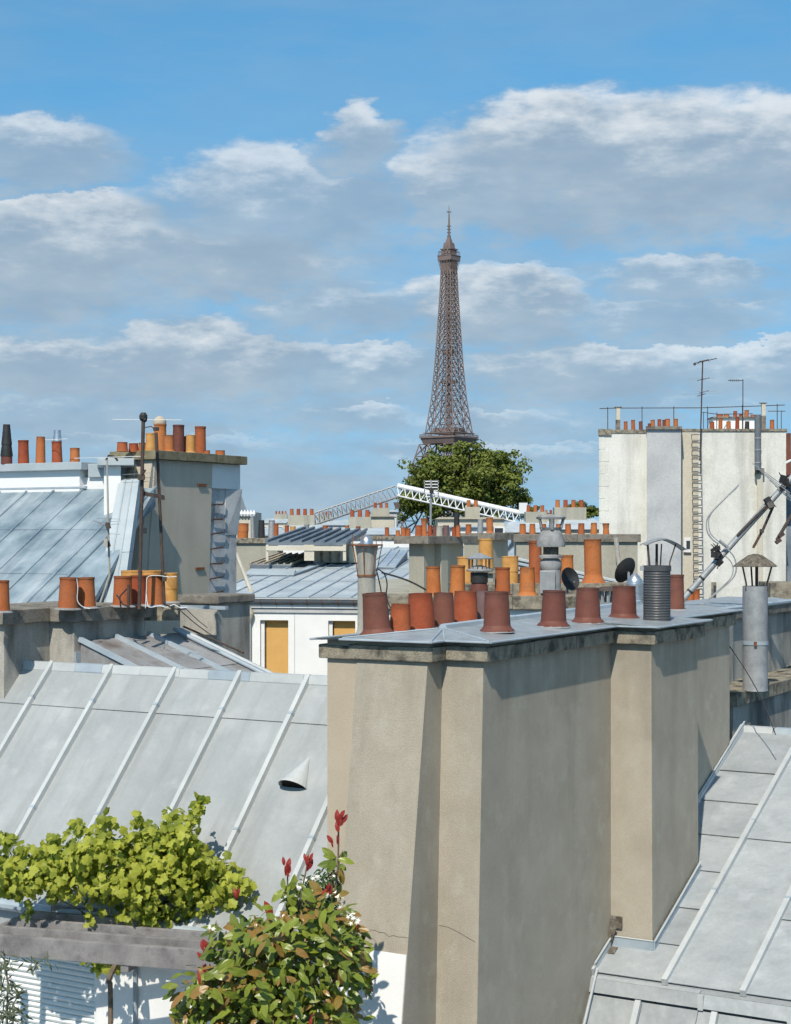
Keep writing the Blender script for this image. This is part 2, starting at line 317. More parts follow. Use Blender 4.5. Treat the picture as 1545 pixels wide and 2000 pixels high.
# ------------------------------------------------------------------ helpers
def P(px, py, Y): return Vector(((px - CX) / FPX * Y, Y, EYE - (py - HY) / FPX * Y))
def ZP(py, Y): return EYE - (py - HY) / FPX * Y
def PX(v): return CX + v.x / v.y * FPX, HY - (v.z - EYE) / v.y * FPX
O2 = Vector(((945 - CX) / FPX * 12, 12, 0))
def W(t, u, zr=0.0):
    v = O2 + ET * t + EU * u
    return Vector((v.x, v.y, EYE + zr))
def S(c, d, px):
    k = (px - CX) / FPX
    return (k * c.y - c.x) / (d.x - k * d.y)
def T_at(px, u): return S(W(0, u), ET, px)
def U_at(px, t): return S(W(t, 0), EU, px)
WLOC = {}
class MB:
    def __init__(s): s.v = []; s.f = []
    def add(s, vs, fs):
        n = len(s.v); s.v += [Vector(v) for v in vs]; s.f += [tuple(i + n for i in f) for f in fs]; return s
    def loft(s, a, b):
        n = len(a)
        return s.add(list(a) + list(b), [tuple(range(n))[::-1], tuple(range(n, 2 * n))] + [(i, (i + 1) % n, n + (i + 1) % n, n + i) for i in range(n)])
    def prism(s, poly, z0, z1, poly1=None):
        p1 = poly1 or poly
        return s.loft([Vector((p[0], p[1], z0)) for p in poly], [Vector((p[0], p[1], z1)) for p in p1])
    def obox(s, c, ax, ay, az, hx, hy, hz):
        c = Vector(c); vs = []
        for k in (-1, 1):
            for i, j in ((-1, -1), (1, -1), (1, 1), (-1, 1)):
                vs.append(c + ax * (hx * i) + ay * (hy * j) + az * (hz * k))
        return s.add(vs, [(3, 2, 1, 0), (4, 5, 6, 7), (0, 1, 5, 4), (1, 2, 6, 5), (2, 3, 7, 6), (3, 0, 4, 7)])
    def box(s, x0, x1, y0, y1, z0, z1):
        return s.prism([(x0, y0), (x1, y0), (x1, y1), (x0, y1)], z0, z1)
    def tube(s, pts, r, n=8, cap=True):
        pts = [Vector(p) for p in pts]; m = len(pts)
        rs = r if isinstance(r, (list, tuple)) else [r] * m
        vs = []; prev = None
        for i, p in enumerate(pts):
            d = (pts[min(i + 1, m - 1)] - pts[max(i - 1, 0)]).normalized()
            if prev is None:
                ref = Vector((0, 0, 1)) if abs(d.z) < .9 else Vector((1, 0, 0))
                a = d.cross(ref).normalized()
            else: a = (prev - d * prev.dot(d)).normalized()
            prev = a; b = d.cross(a)
            for k in range(n):
                th = 2 * math.pi * k / n + math.pi / n
                vs.append(p + (a * math.cos(th) + b * math.sin(th)) * rs[i])
        fs = [(i * n + k, i * n + (k + 1) % n, (i + 1) * n + (k + 1) % n, (i + 1) * n + k) for i in range(m - 1) for k in range(n)]
        if cap: fs += [tuple(range(n))[::-1], tuple(range((m - 1) * n, m * n))]
        return s.add(vs, fs)
    def lathe(s, prof, c=(0, 0, 0), n=20, ax=None, wob=0.0):
        c = Vector(c); q = Vector((0, 0, 1)).rotation_difference(ax) if ax else None
        vs = []; m = len(prof)
        for r, z in prof:
            for k in range(n):
                th = 2 * math.pi * k / n
                v = Vector((r * math.cos(th), r * math.sin(th), z))
                if q: v = q @ v
                vs.append(c + v)
        fs = [(i * n + k, i * n + (k + 1) % n, (i + 1) * n + (k + 1) % n, (i + 1) * n + k) for i in range(m - 1) for k in range(n)]
        fs += [tuple(range(n))[::-1], tuple(range((m - 1) * n, m * n))]
        return s.add(vs, fs)
    def build(s, name, m, parent=None, smooth=False, bevel=0.0, recalc=True):
        off = WLOC[parent.name] if parent else Vector((0, 0, 0))
        me = bpy.data.meshes.new(name)
        if parent is None:
            b = Vector((sum(v.x for v in s.v) / len(s.v), sum(v.y for v in s.v) / len(s.v), min(v.z for v in s.v)))
        else: b = off
        me.from_pydata([v - b for v in s.v], [], s.f)
        bm = bmesh.new(); bm.from_mesh(me)
        if bevel:
            es = [e for e in bm.edges if len(e.link_faces) == 2 and e.calc_face_angle(0) > .5]
            bmesh.ops.bevel(bm, geom=es, offset=bevel, segments=2, profile=.6, affect='EDGES')
        if recalc: bmesh.ops.recalc_face_normals(bm, faces=bm.faces)
        bm.to_mesh(me); bm.free()
        if smooth:
            for p in me.polygons: p.use_smooth = True
            try: me.set_sharp_from_angle(angle=R(40))
            except Exception: pass
        me.materials.append(M[m] if isinstance(m, str) else m)
        o = bpy.data.objects.new(name, me); C.objects.link(o)
        if parent: o.parent = parent; WLOC[o.name] = off
        else: o.location = b; WLOC[o.name] = b
        return o
def tag(o, label, cat, group=None, kind=None):
    if label: o['label'] = label
    if cat: o['category'] = cat
    if group: o['group'] = group
    if kind: o['kind'] = kind
    return o
def thing(name, label, cat, loc, group=None):
    o = bpy.data.objects.new(name, None); C.objects.link(o)
    o.location = loc; o.empty_display_size = .2
    WLOC[o.name] = Vector(loc)
    return tag(o, label, cat, group)
def inst(name, me, parent, loc, rot=None, scale=None):
    """a copy that shares mesh data; loc in world space"""
    o = bpy.data.objects.new(name, me); C.objects.link(o)
    l = Vector(loc)
    if parent: o.parent = parent; l = l - WLOC[parent.name]
    o.location = l
    if rot is not None: o.rotation_euler = rot
    if scale is not None: o.scale = scale
    WLOC[o.name] = Vector(loc)
    return o
def meshdata(mb, name, m, smooth=True):
    o = mb.build(name, m, None, smooth); me = o.data
    for v in me.vertices: v.co += o.location
    bpy.data.objects.remove(o); return me
ORD = ['leftmost', 'second', 'third', 'fourth', 'fifth', 'sixth', 'seventh', 'eighth', 'ninth', 'tenth', 'eleventh', 'twelfth']

# --- zinc roofing: sheets and rolled battens laid on a deck
def zinc(deck, p0, dr, ds, rs, ss, m, mb='zinc_light', bw=.05, bh=.045, clips=(), skip=(), lap=.007, rows=None):
    n = dr.cross(ds).normalized()
    if n.z < 0: n = -n
    for i in range(len(rs) - 1):
        sl = rows[i] if rows and i in rows else ss
        for j in range(len(sl) - 1):
            if (i, j) in skip: continue
            r0, r1, s0, s1 = rs[i] + .004, rs[i + 1] - .004, sl[j], sl[j + 1] + (.012 if j < len(sl) - 2 else 0)
            a = .004; b_ = .004 + lap + random.uniform(0, .002)
            top = [p0 + dr * r0 + ds * s0 + n * a, p0 + dr * r1 + ds * s0 + n * a, p0 + dr * r1 + ds * s1 + n * b_, p0 + dr * r0 + ds * s1 + n * b_]
            bot = [q - n * .006 for q in top]
            MB().loft(bot, top).build('zinc_sheet', m, deck)
    for i, r in enumerate(rs):
        if i in (0, len(rs) - 1) and mb is None: continue
        segs = [ss[0] - .02] + list(clips) + [ss[-1] + .015]
        for j in range(len(segs) - 1):
            q0 = p0 + dr * r + ds * (segs[j] + (.0 if j == 0 else .006)); q1 = p0 + dr * r + ds * segs[j + 1]
            def sect(q, g=0.0): return [q - dr * (bw * .5 + g) - n * .004, q - dr * (bw * .46 + g) + n * (bh + g), q + dr * (bw * .46 + g) + n * (bh + g), q + dr * (bw * .5 + g) - n * .004]
            b = MB().loft(sect(q0), sect(q1)).build('batten', mb, deck)
            if j: MB().loft(sect(q0 - ds * .012, .004), sect(q0 + ds * .012, .004)).build('cover_clip', 'zinc_edge', b)

# --- chimney pots
POTS = {}
def potmesh(kind, m):
    key = (kind, m)
    if key in POTS: return POTS[key]
    if kind == 'plain': pr = [(1.02, 0), (1.0, .08), (.94, .5), (.90, .93), (.95, .94), (.95, 1.0), (.82, 1.0), (.80, .55)]
    elif kind == 'taper': pr = [(1.0, 0), (.97, .1), (.86, .8), (.82, .96), (.83, 1.0), (.71, 1.0), (.70, .5)]
    elif kind == 'flare': pr = [(1.30, 0), (1.28, .04), (1.08, .10), (1.0, .16), (.93, .6), (.88, .94), (.90, .955), (.89, 1.0), (.77, 1.0), (.76, .5)]
    elif kind == 'tall': pr = [(1.42, 0), (1.36, .03), (1.08, .14), (1.0, .2), (.99, .6), (.99, .97), (1.02, .975), (1.02, 1.0), (.85, 1.0), (.84, .6)]
    elif kind == 'wide': pr = [(.92, 0), (.93, .05), (.95, .45), (1.0, .47), (.99, .52), (.97, .95), (1.0, .96), (1.0, 1.0), (.84, 1.0), (.83, .6)]
    elif kind == 'waist': pr = [(1.0, 0), (.97, .05), (.85, .3), (.78, .62), (.93, .9), (1.0, .92), (1.0, 1.0), (.84, 1.0), (.8, .6)]
    me = meshdata(MB().lathe(pr, n=28), 'chimney_pot', m)
    POTS[key] = me; return me
SOOT = None
def pot(p, r, h, kind, m, label, group, tilt=(0, 0), parts=False):
    if not parts:
        o = inst('chimney_pot', potmesh(kind, m), None, p, (tilt[0], tilt[1], random.uniform(0, 6)), (r, r, h))
        return tag(o, label, 'chimney pot', group)
    o = thing('chimney_pot', label, 'chimney pot', p, group)
    o.rotation_euler = (tilt[0], tilt[1], 0)
    inst('body', potmesh(kind, m), o, p, (0, 0, random.uniform(0, 6)), (r, r, h))
    lin = POTS.get('lin')
    if not lin:
        lin = POTS['lin'] = meshdata(MB().lathe([(.70, .0), (.70, .02), (.72, .9), (.60, .9), (.60, .03)], n=24), 'soot_lining', 'soot')
    inst('soot_lining', lin, o, p + Vector((0, 0, .02)), None, (r * .98, r * .98, h * .9))
    mo = POTS.get('mortar')
    if not mo:
        mb = MB().lathe([(1.45, -.3), (1.42, .2), (1.2, .75), (.98, 1.0), (.7, 1.0)], n=22)
        for v in mb.v:
            k = 1 + .05 * noise.noise(v * 3); v.x *= k; v.y *= k
        mo = POTS['mortar'] = meshdata(mb, 'mortar_collar', 'grey_stone')
    inst('collar', mo, o, p, (0, 0, random.uniform(0, 6)), (r * .92, r * .92, .018))
    return o
COLN = {'terra_orange': 'orange', 'terra_red': 'red', 'terra_brown': 'brown', 'terra_purple': 'mauve', 'terra_yellow': 'yellow', 'black_metal': 'black', 'galv': 'grey', 'dull_pipe': 'grey', 'steel': 'steel', 'grey_stone': 'grey'}
def pot_row(desc, group, Y, base, items):
    """items: px, top y, width px, kind, material (base y in px)"""
    for i, it in enumerate(items):
        px, pt, w, kind, m = it[:5]
        by = it[5] if len(it) > 5 else base
        p = P(px, by, Y); p.z -= .02
        pot(p, w * .5 * Y / FPX, (by - pt) / FPX * Y + .02, kind, m, f'{ORD[i]} in line, {"short" if by - pt < w * 1.15 else "tall"} {COLN[m]} chimney pot {desc}', group, (random.uniform(-.03, .03), random.uniform(-.03, .03)))
# --- masonry footprints lying along the street grid
def rbox(xl, xc, xr, Y):
    c = P(xc, HY, Y); c.z = 0
    return c, -S(c, EU, xl), S(c, ET, xr)
def foot(c, w, s, g=0.0):
    a = c - ET * g + EU * g
    return [tuple(q.xy) for q in (a, a + ET * (s + 2 * g), a + ET * (s + 2 * g) - EU * (w + 2 * g), a - EU * (w + 2 * g))]
def tpoly(pts, shift=None): return [tuple(W(t, u).xy) for t, u in pts]
def offset(poly, g):
    n = len(poly); A = sum(poly[i][0] * poly[(i + 1) % n][1] - poly[(i + 1) % n][0] * poly[i][1] for i in range(n))
    sg = 1 if A > 0 else -1; res = []
    for i in range(n):
        p0, p1, p2 = (Vector(poly[(i + k) % n][:2]) for k in (-1, 0, 1))
        d1 = (p1 - p0).normalized(); d2 = (p2 - p1).normalized()
        n1 = Vector((d1.y, -d1.x)) * sg; n2 = Vector((d2.y, -d2.x)) * sg
        b = (n1 + n2); b = b / max(.2, 1 + n1.dot(n2))
        res.append(tuple(p1 + b * g))
    return res
def coping_ring(parent, poly, z0, z1, g, inn, m, maxlen=9.0, name='coping_stone', drop=()):
    o, i_ = offset(poly, g), offset(poly, -inn)
    n = len(poly)
    for k in range(n):
        a0, a1, b0, b1 = (Vector(q) for q in (o[k], o[(k + 1) % n], i_[k], i_[(k + 1) % n]))
        q = max(1, round((a1 - a0).length / maxlen))
        for j in range(q):
            f0, f1 = j / q, (j + 1) / q
            e = .003 / max(.05, (a1 - a0).length)
            if j: f0 += e
            if j < q - 1: f1 -= e
            dz = random.uniform(-.004, .004) - (.075 if k in drop else 0)
            pl = [a0.lerp(a1, f0), a0.lerp(a1, f1), b0.lerp(b1, f1), b0.lerp(b1, f0)]
            MB().prism(pl, z0 + dz, z1 + dz).build(name, m, parent, bevel=.008)
def strip_wall(parent, name, m, a, b, z0, z1, th):
    d = (b - a).normalized(); nn = Vector((-d.y, d.x, 0)) * th
    MB().prism([tuple(q.xy) for q in (a, b, b + nn, a + nn)], z0, z1).build(name, m, parent)

# ================================================================== ground
tag(MB().box(-6000, 6000, -300, 9000, -1, 0).build('ground', 'asphalt'), 'dark city ground far below the rooftops', None, kind='structure')

# ================================================================== the big rendered chimney stack in front
uC = U_at(865, 0); tB = S(W(0, uC), ET, 838); uA = U_at(700, tB)
tL = .60; uL = U_at(640, tL); tH = T_at(1425, 0); tE = T_at(1193, 0)
wP = S(W(tE, 0), EU, 1272); tG = T_at(1362, wP); uB = uC
print('stack', tB, uA, uC, uL, tH, tE, wP, tG)
zc0, zc1 = -.945, -.838
BOT = -6.0
def fl(rate): return rate * (zc0 - BOT)
stack = thing('chimney_stack', 'big beige rendered chimney stack with zinc cap rising in the foreground', 'chimney', W(1, -.5, BOT))
def shp(pts, z): return [W(t, u, z) for t, u in pts]
mtop = [(0, uB - .05), (0, 0), (tH, 0), (tH, uL), (tL, uL), (tL, uB - .05)]
mbot = [(-fl(.040), uB - .05), (-fl(.040), 0), (tH, 0), (tH, uL), (tL, uL), (tL, uB - .05)]
MB().loft(shp(mbot, BOT), [W(t, u, -.803 if u > uL + .01 else -.872) for t, u in mtop]).build('main_wall', 'plaster', stack)
p1t = [(tB, uA), (tB, uB), (.3, uB), (.3, uA)]
p1b = [(tB - fl(.150), uA - fl(-.01)), (tB - fl(.150), uB), (.3, uB), (.3, uA - .03)]
MB().loft(shp(p1b, BOT), shp(p1t, -.804)).build('front_pier', 'plaster', stack)
# rear left part of the front pier
MB().loft(shp([(.28, uA + .03), (.28, uB - .02), (1.2, uB - .02), (1.2, uA + .03)], BOT), shp([(.28, uA + .03), (.28, uB - .02), (1.2, uB - .02), (1.2, uA + .03)], -.805)).build('front_pier', 'plaster', stack)
# left shoulder face seen behind the pier (in a paler tone)
MB().loft(shp([(tL - .02, uL + .01), (tL - .02, uA + .05), (tL + .2, uA + .05), (tL + .2, uL + .01)], BOT), shp([(tL - .02, uL + .01), (tL - .02, uA + .05), (tL + .2, uA + .05), (tL + .2, uL + .01)], -.87)).build('shoulder_wall', 'plaster_left', stack)
MB().loft(shp([(tE, -.05), (tE, wP + .02), (tG + .01, wP + .02), (tG, -.05)], BOT), shp([(tE, -.05), (tE, wP), (tG, wP), (tG, -.05)], -.807)).build('side_pier', 'plaster', stack)
# white paint on the foot of the front pier
zw = -3.02
fr = fl(.150) / (zc0 - BOT)
def pf(u, z, g): return W(tB - (-.804 - z) * fl(.150) / (-.804 - BOT) - g, u, z)
MB().loft([pf(uA + .02, BOT, .006), pf(uB - .006, BOT, .006), pf(uB - .006, BOT, -.01), pf(uA + .02, BOT, -.01)], [pf(uA + .02, zw, .006), pf(uB - .006, zw, .006), pf(uB - .006, zw, -.01), pf(uA + .02, zw, -.01)]).build('white_painted_foot', 'white_wall', stack)
# hairline crack
def crack(pts, name='crack'):
    MB().tube(pts, .0017, 4).build(name, 'soot', stack)
ck = []
for i in range(9):
    u = uA + .28 + (uB - uA - .28) * i / 8
    ck.append(pf(u, -2.885 + .007 * math.sin(i * 2.7) + .006 * math.sin(i * 1.1) - .003 * i, .0))
crack(ck)
ck = [W(-(-.803 - z_) * fl(.04) / (-.803 - BOT) - .0, u, z_) for u, z_ in ((uB + .01, -2.90), (uB + .09, -2.905), (uB + .17, -2.93), (uB + .25, -2.96), (-.03, -2.985))]
crack(ck)
# coping
outl = [(tB, uA), (tB, uB), (0, uB), (0, 0), (tE, 0), (tE, wP), (tG, wP), (tG, 0), (tH, 0), (tH, uL), (tL, uL), (tL, uA)]
coping_ring(stack, tpoly(outl), EYE + zc0, EYE + zc1, .055, .12, 'coping', .8, drop=(9, 10))
# zinc cap: sheets falling away from a rolled ridge
g = .105; ze = -.795; zr_ = -.735
oo = [(tB - g, uA - g), (tB - g, uB + .07), (-g, uB + .07), (-g, g), (tE - g, g), (tE - g, wP + g), (tG + g, wP + g), (tG + g, g), (tH + g, g), (tH + g, uL - g), (tL - g, uL - g), (tL - g, uA - g)]
r0, r1 = (.34, (uA + uC) / 2 + .12), (tH - .3, uL / 2)
def E(i): return W(*oo[i], ze - (.068 if i in (9, 10) else .03 if i == 11 else 0))
def RG(f): return W(r0[0] + (r1[0] - r0[0]) * f, r0[1] + (r1[1] - r0[1]) * f, zr_)
def fT(t): return max(0, min(1, (t - r0[0]) / (r1[0] - r0[0])))
sheets = [[E(0), E(1), RG(0)], [E(1), E(2), RG(0)], [E(2), E(3), RG(0)]]
ts = [oo[3][0], .9, oo[4][0]]
def side(t0, t1, u): return [W(t0, u, ze), W(t1, u, ze), RG(fT(t1)), RG(fT(t0))]
sheets += [[E(3), W(.9, g, ze), RG(fT(.9)), RG(0)], side(.9, 1.8, g), [W(1.8, g, ze), E(4), RG(fT(oo[4][0])), RG(fT(1.8))]]
sheets += [[E(4), E(5), RG(fT(oo[4][0]))], [E(5), E(6), RG(fT(oo[7][0])), RG(fT(oo[4][0]))], [E(6), E(7), RG(fT(oo[7][0]))], [E(7), E(8), RG(1), RG(fT(oo[7][0]))]]
sheets += [[E(8), E(9), RG(1)], [E(9), W(3, uL - g, ze - .068), RG(fT(3)), RG(1)], [W(3, uL - g, ze - .068), E(10), RG(0), RG(fT(3))], [E(10), E(11), RG(0)], [E(11), E(0), RG(0)]]
for shh in sheets:
    MB().loft([q - Vector((0, 0, .007)) for q in shh], shh).build('cap_sheet', 'cap_zinc', stack)
for i in range(len(oo)):
    a, b = E(i), E((i + 1) % len(oo))
    dz = Vector((0, 0, .004)); d = (b - a).normalized()
    MB().tube([a - dz + d * .004, b - dz - d * .004], .0085, 6).build('drip_edge', 'zinc_edge', stack)
nr = 7
for i in range(nr):
    a, b = RG(i / nr), RG((i + .985) / nr)
    d = (b - a).normalized(); sd = d.cross(Vector((0, 0, 1)))
    up = Vector((0, 0, 1))
    def sec(q): return [q - sd * .034 - up * .012, q - sd * .026 + up * .026, q + up * .036, q + sd * .026 + up * .026, q + sd * .034 - up * .012]
    MB().loft(sec(a), sec(b)).build('ridge_roll', 'zinc_edge', stack)
for q in (E(1), E(2), E(3), E(0)):
    a = RG(0); v = (q - a)
    MB().tube([a + v * .05 + Vector((0, 0, .004)), q - v * .03 + Vector((0, 0, .004))], .007, 5).build('standing_seam', 'zinc_edge', stack)
def cap_z(t, u):
    # height of the cap below a pot
    f = min(1, max(0, 1 - abs(u - (r0[1] + (r1[1] - r0[1]) * fT(t))) / (abs(uL) / 2)))
    return ze + (zr_ - ze) * f - (.018 if u < -.6 else 0)
def stack_pot(px, u, rpx, hpx, kind, m, label, tilt=(0, 0)):
    t = T_at(px, u); p = W(t, u, cap_z(t, u) - .005)
    s_ = p.y / FPX
    return pot(p, rpx * s_, hpx * s_, kind, m, label, 'pots on the big foreground stack', tilt, True)
stack_pot(737, -1.03, 27, 82, 'flare', 'terra_brown', 'tall brown flared pot at the left front corner of the big stack, leaning left', (.02, -.07))
stack_pot(781, -1.0, 22, 56, 'taper', 'terra_red', 'short red pot just right of the leaning brown corner pot', (0, .03))
stack_pot(823, -1.0, 28, 72, 'taper', 'terra_red', 'wide red pot third along the rear row of the big stack', (0, -.03))
stack_pot(866, -1.0, 23, 68, 'taper', 'terra_brown', 'brown pot between two wide red pots in the rear row of the big stack')
stack_pot(908, -1.0, 26, 66, 'taper', 'terra_red', 'bright red pot fifth along the rear row of the big stack', (0, .02))
stack_pot(944, -1.0, 24, 62, 'taper', 'terra_purple', 'mauve pot partly hidden behind the dark brown flared pot of the big stack')
stack_pot(971, -.20, 26.5, 78, 'flare', 'terra_brown', 'dark brown flared pot standing nearest on the right row of the big stack', (0, -.015))
stack_pot(1081, -.17, 25, 70, 'flare', 'terra_brown', 'second dark brown flared pot in the right row, before the grey stone terminal', (0, .02))
stack_pot(1148, -.17, 25, 68, 'flare', 'terra_brown', 'third dark brown flared pot in the right row of the big stack')
stack_pot(1218, -.17, 25, 64, 'flare', 'terra_brown', 'fourth dark brown flared pot, left of the grey corrugated flue', (0, .02))
stack_pot(1320, -.30, 17, 70, 'plain', 'terra_brown', 'narrow red brown pot half hidden behind the grey corrugated flue', (0, 0))
# corrugated flue with bent cowl
t_ = T_at(1283, .16); bp = W(t_, .16, ze - .01); s_ = bp.y / FPX
flue = thing('corrugated_flue', 'dark grey corrugated flue pipe with bent sheet cowl on the big stack', 'flue pipe', bp)
rr = 26 * s_; hh = 112 * s_; pr = [(rr * 1.12, 0), (rr * 1.1, .012), (rr * 1.0, .03)]
k = 0; z = .035
while z < hh - .05:
    pr += [(rr, z), (rr * 1.045, z + .008), (rr, z + .016)]; z += .0235
pr += [(rr, hh - .045), (rr * .86, hh - .045), (rr * .84, hh * .4)]
MB().lathe(pr, bp, 28).build('ribbed_pipe', 'grey_hose', flue, True)
MB().lathe([(rr * 1.03, hh - .05), (rr * 1.07, hh - .048), (rr * 1.07, hh), (rr * .97, hh), (rr * .95, hh - .04)], bp, 28).build('clamp_band', 'grey_hose', flue, True)
MB().obox(bp + Vector((-rr * 1.1, -.02, hh - .025)), Vector((1, 0, 0)), Vector((0, 1, 0)), Vector((0, 0, 1)), .018, .015, .02).build('clamp_bolt', 'galv', flue)
ct = bp + Vector((14 * s_, .0, hh + 40 * s_))
hood = MB(); n1, n2 = 10, 6; L_, w_ = 42 * s_, .10
vs = []
for i in range(n1 + 1):
    a = -1 + 2 * i / n1
    zz = 17 * s_ * (1 - abs(a) ** 1.6) - a * .025 - .012
    for j in range(n2 + 1):
        b = -1 + 2 * j / n2
        vs.append(ct + Vector((a * L_ - b * .012, b * w_, zz - .015 * b * b)))
fs = [(i * (n2 + 1) + j, (i + 1) * (n2 + 1) + j, (i + 1) * (n2 + 1) + j + 1, i * (n2 + 1) + j + 1) for i in range(n1) for j in range(n2)]
low = [v - Vector((0, 0, .006)) for v in vs]; m_ = len(vs)
hood.add(vs + low, fs + [tuple(i + m_ for i in f[::-1]) for f in fs])
hood.build('cowl', 'galv', flue, True)
for dx, dx2, dy, rb in ((-16, -20, -.06, .010), (2, 2, .07, .012), (24, 36, -.03, .006), (10, 12, .09, .006)):
    a = bp + Vector((dx * s_, dy, hh - .02)); b = ct + Vector((dx2 * s_ - 14 * s_, dy * .9, 2 * s_))
    if abs(dx) > 20: pts = [a, a + Vector((.0, 0, .05)), b]
    else: pts = [a, b]
    MB().tube(pts, rb, 6).build('cowl_stay', 'dark_iron', flue)

# ================================================================== house on the left: zinc roof, wall, shutter
zrid = -1.405; sl_l = 1.09; tR = 2.46
ul = [U_at(x, tR) for x in (105, 222, 345, 472, 605)]
sp = (ul[-1] - ul[0]) / 4
uend = U_at(642, .5)
us = [ul[0] - 2 * sp, ul[0] - sp] + ul + [ul[-1] + sp, ul[-1] + 1.6 * sp]
u_l, u_r = us[0] - .3, uL - .012
house = thing('zinc_roofed_house', 'grey zinc-roofed house with white wall and roller shutter, lower left', 'house', W(-.5, -4, -EYE))
te = .62
dsl = (-ET + Vector((0, 0, -sl_l))); sfac = dsl.length; dsl.normalize()
deck = MB().loft([W(tR, u_l, zrid - .3), W(tR, u_r, zrid - .3), W(te, u_r, zrid - .3 - (tR - te) * sl_l), W(te, u_l, zrid - .3 - (tR - te) * sl_l)], [W(tR, u_l, zrid - .004), W(tR, u_r, zrid - .004), W(te, u_r, zrid - .004 - (tR - te) * sl_l), W(te, u_l, zrid - .004 - (tR - te) * sl_l)]).build('roof', 'zinc', house)
bk = 1.0
MB().loft([W(tR + .001, u_l, zrid - .6), W(tR + .001, u_r, zrid - .6), W(tR + bk, u_r, zrid - 1.6), W(tR + bk, u_l, zrid - 1.6)], [W(tR + .001, u_l, zrid - .006), W(tR + .001, u_r, zrid - .006), W(tR + bk, u_r, zrid - .9), W(tR + bk, u_l, zrid - .9)]).build('rear_roof', 'zinc', house)
rs = [u_l - u_l] + [u - u_l for u in us] + [u_r - u_l]
zinc(deck, W(tR, u_l, zrid), EU, dsl, rs, [0, .345 * sfac, (tR - te) * sfac], 'zinc', 'zinc_light', .050, .060, lap=.011, clips=(.295 * sfac, 1.17 * sfac))
# ridge caps
uu = u_l; i = 0
nrm = EU.cross(dsl); nrm = nrm if nrm.z > 0 else -nrm
while uu < u_r - .05:
    ln = random.choice((.62, .62, .36, .5)); u2 = min(uu + ln, u_r)
    j = random.uniform(0, .006)
    def rc(u):
        c = W(tR, u, zrid + .03 + j)
        return [c + ET * .06 - Vector((0, 0, .045)), c + ET * .03 + Vector((0, 0, .008)), c - ET * .035 + Vector((0, 0, .006)), c + dsl * .085 - Vector((0, 0, .012)), c + dsl * .08 - Vector((0, 0, .028))]
    MB().loft(rc(uu + .003), rc(u2)).build('ridge_cap', 'zinc_light' if i % 4 else 'zinc_edge', deck)
    uu = u2; i += 1
# half-cone vent hood
s0 = 0
def on_left_roof(px, py):
    k = (px - CX) / FPX; q = (py - HY) / FPX
    d = Vector((k, 1, -q)); n_ = EU.cross(dsl)
    lam = (W(tR, u_l, zrid) - Vector((0, 0, EYE))).dot(n_) / d.dot(n_)
    return Vector((0, 0, EYE)) + d * lam
va = on_left_roof(606, 1478); vb = on_left_roof(574, 1540)
vent = MB(); nv = 12; ax = (vb - va); nup = nrm
vtop, vpts, vin = va, [], []
for i in range(nv + 1):
    a = math.pi * i / nv
    off_ = EU * (math.cos(a) * .145) + nup * (math.sin(a) * .155 + .004)
    vpts.append(vb + off_ + Vector((0, 0, 0)) + dsl * (.02 * math.sin(a)))
    vin.append(vb + off_ * .93 + nup * .002 - dsl * .01)
bv = vent
vs = [va + nup * .006] + vpts + vin + [va + nup * .003 + dsl * .03]
fs = [(0, i + 1, i + 2) for i in range(nv)] + [(1 + i, 1 + nv + 1 + i, 1 + nv + 2 + i, 2 + i) for i in range(nv)] + [(len(vs) - 1, nv + 3 + i, nv + 2 + i) for i in range(nv)]
vh = vent.add(vs, fs).build('vent_hood', 'zinc_light', house, False)
vo = [vb + nup * .004 + (q - vb) * .84 + dsl * .004 for q in vin]
MB().loft([q - dsl * .008 for q in vo], vo).build('opening_shade', 'soot', vh)  # black half-disc painted in for the shade inside the hood
# eaves, wall and shutter
ze_ = zrid - (tR - te) * sl_l
tw = te + .22
MB().tube([W(te - .05, u_l, ze_ - .02), W(te - .05, u_r, ze_ - .02)], .055, 10).build('gutter', 'zinc_edge', house)
shl, shr = U_at(-60, tw), U_at(188, tw)
wb = -6.0
def wallp(u0, u1, z0, z1, nm='wall'):
    MB().loft([W(tw, u0, z0), W(tw, u1, z0), W(tw + .25, u1, z0), W(tw + .25, u0, z0)], [W(tw, u0, z1), W(tw, u1, z1), W(tw + .25, u1, z1), W(tw + .25, u0, z1)]).build(nm, 'white_wall', house)
wallp(shr, u_r, wb, ze_ + .1); wallp(u_l, shl, wb, ze_ + .1); wallp(shl, shr, ze_ - .12, ze_ + .1)
roll = MB().loft([W(tw + .09, shl, wb), W(tw + .09, shr, wb), W(tw + .2, shr, wb), W(tw + .2, shl, wb)], [W(tw + .09, shl, ze_ - .1), W(tw + .09, shr, ze_ - .1), W(tw + .2, shr, ze_ - .1), W(tw + .2, shl, ze_ - .1)]).build('roller_shutter', 'shutter', house)
for i in range(30):
    z = ze_ - .14 - i * .052
    c_ = []
    for u in (shl + .02, shr - .05):
        c_.append([W(tw + .095, u, z - .0235), W(tw + .072, u, z - .018), W(tw + .064, u, z), W(tw + .072, u, z + .018), W(tw + .095, u, z + .0235)])
    MB().loft(c_[0], c_[1]).build('slat', 'shutter', roll)
MB().loft([W(tw + .03, shr - .05, wb), W(tw + .03, shr - .003, wb), W(tw + .12, shr - .003, wb), W(tw + .12, shr - .05, wb)], [W(tw + .03, shr - .05, ze_ - .125), W(tw + .03, shr - .003, ze_ - .125), W(tw + .12, shr - .003, ze_ - .125), W(tw + .12, shr - .05, ze_ - .125)]).build('guide_rail', 'shutter', roll)
up_ = U_at(268, tw)
MB().tube([W(tw - .03, up_, wb), W(tw - .03, up_, ze_)], .02, 8).build('downpipe', 'zinc_edge', house)
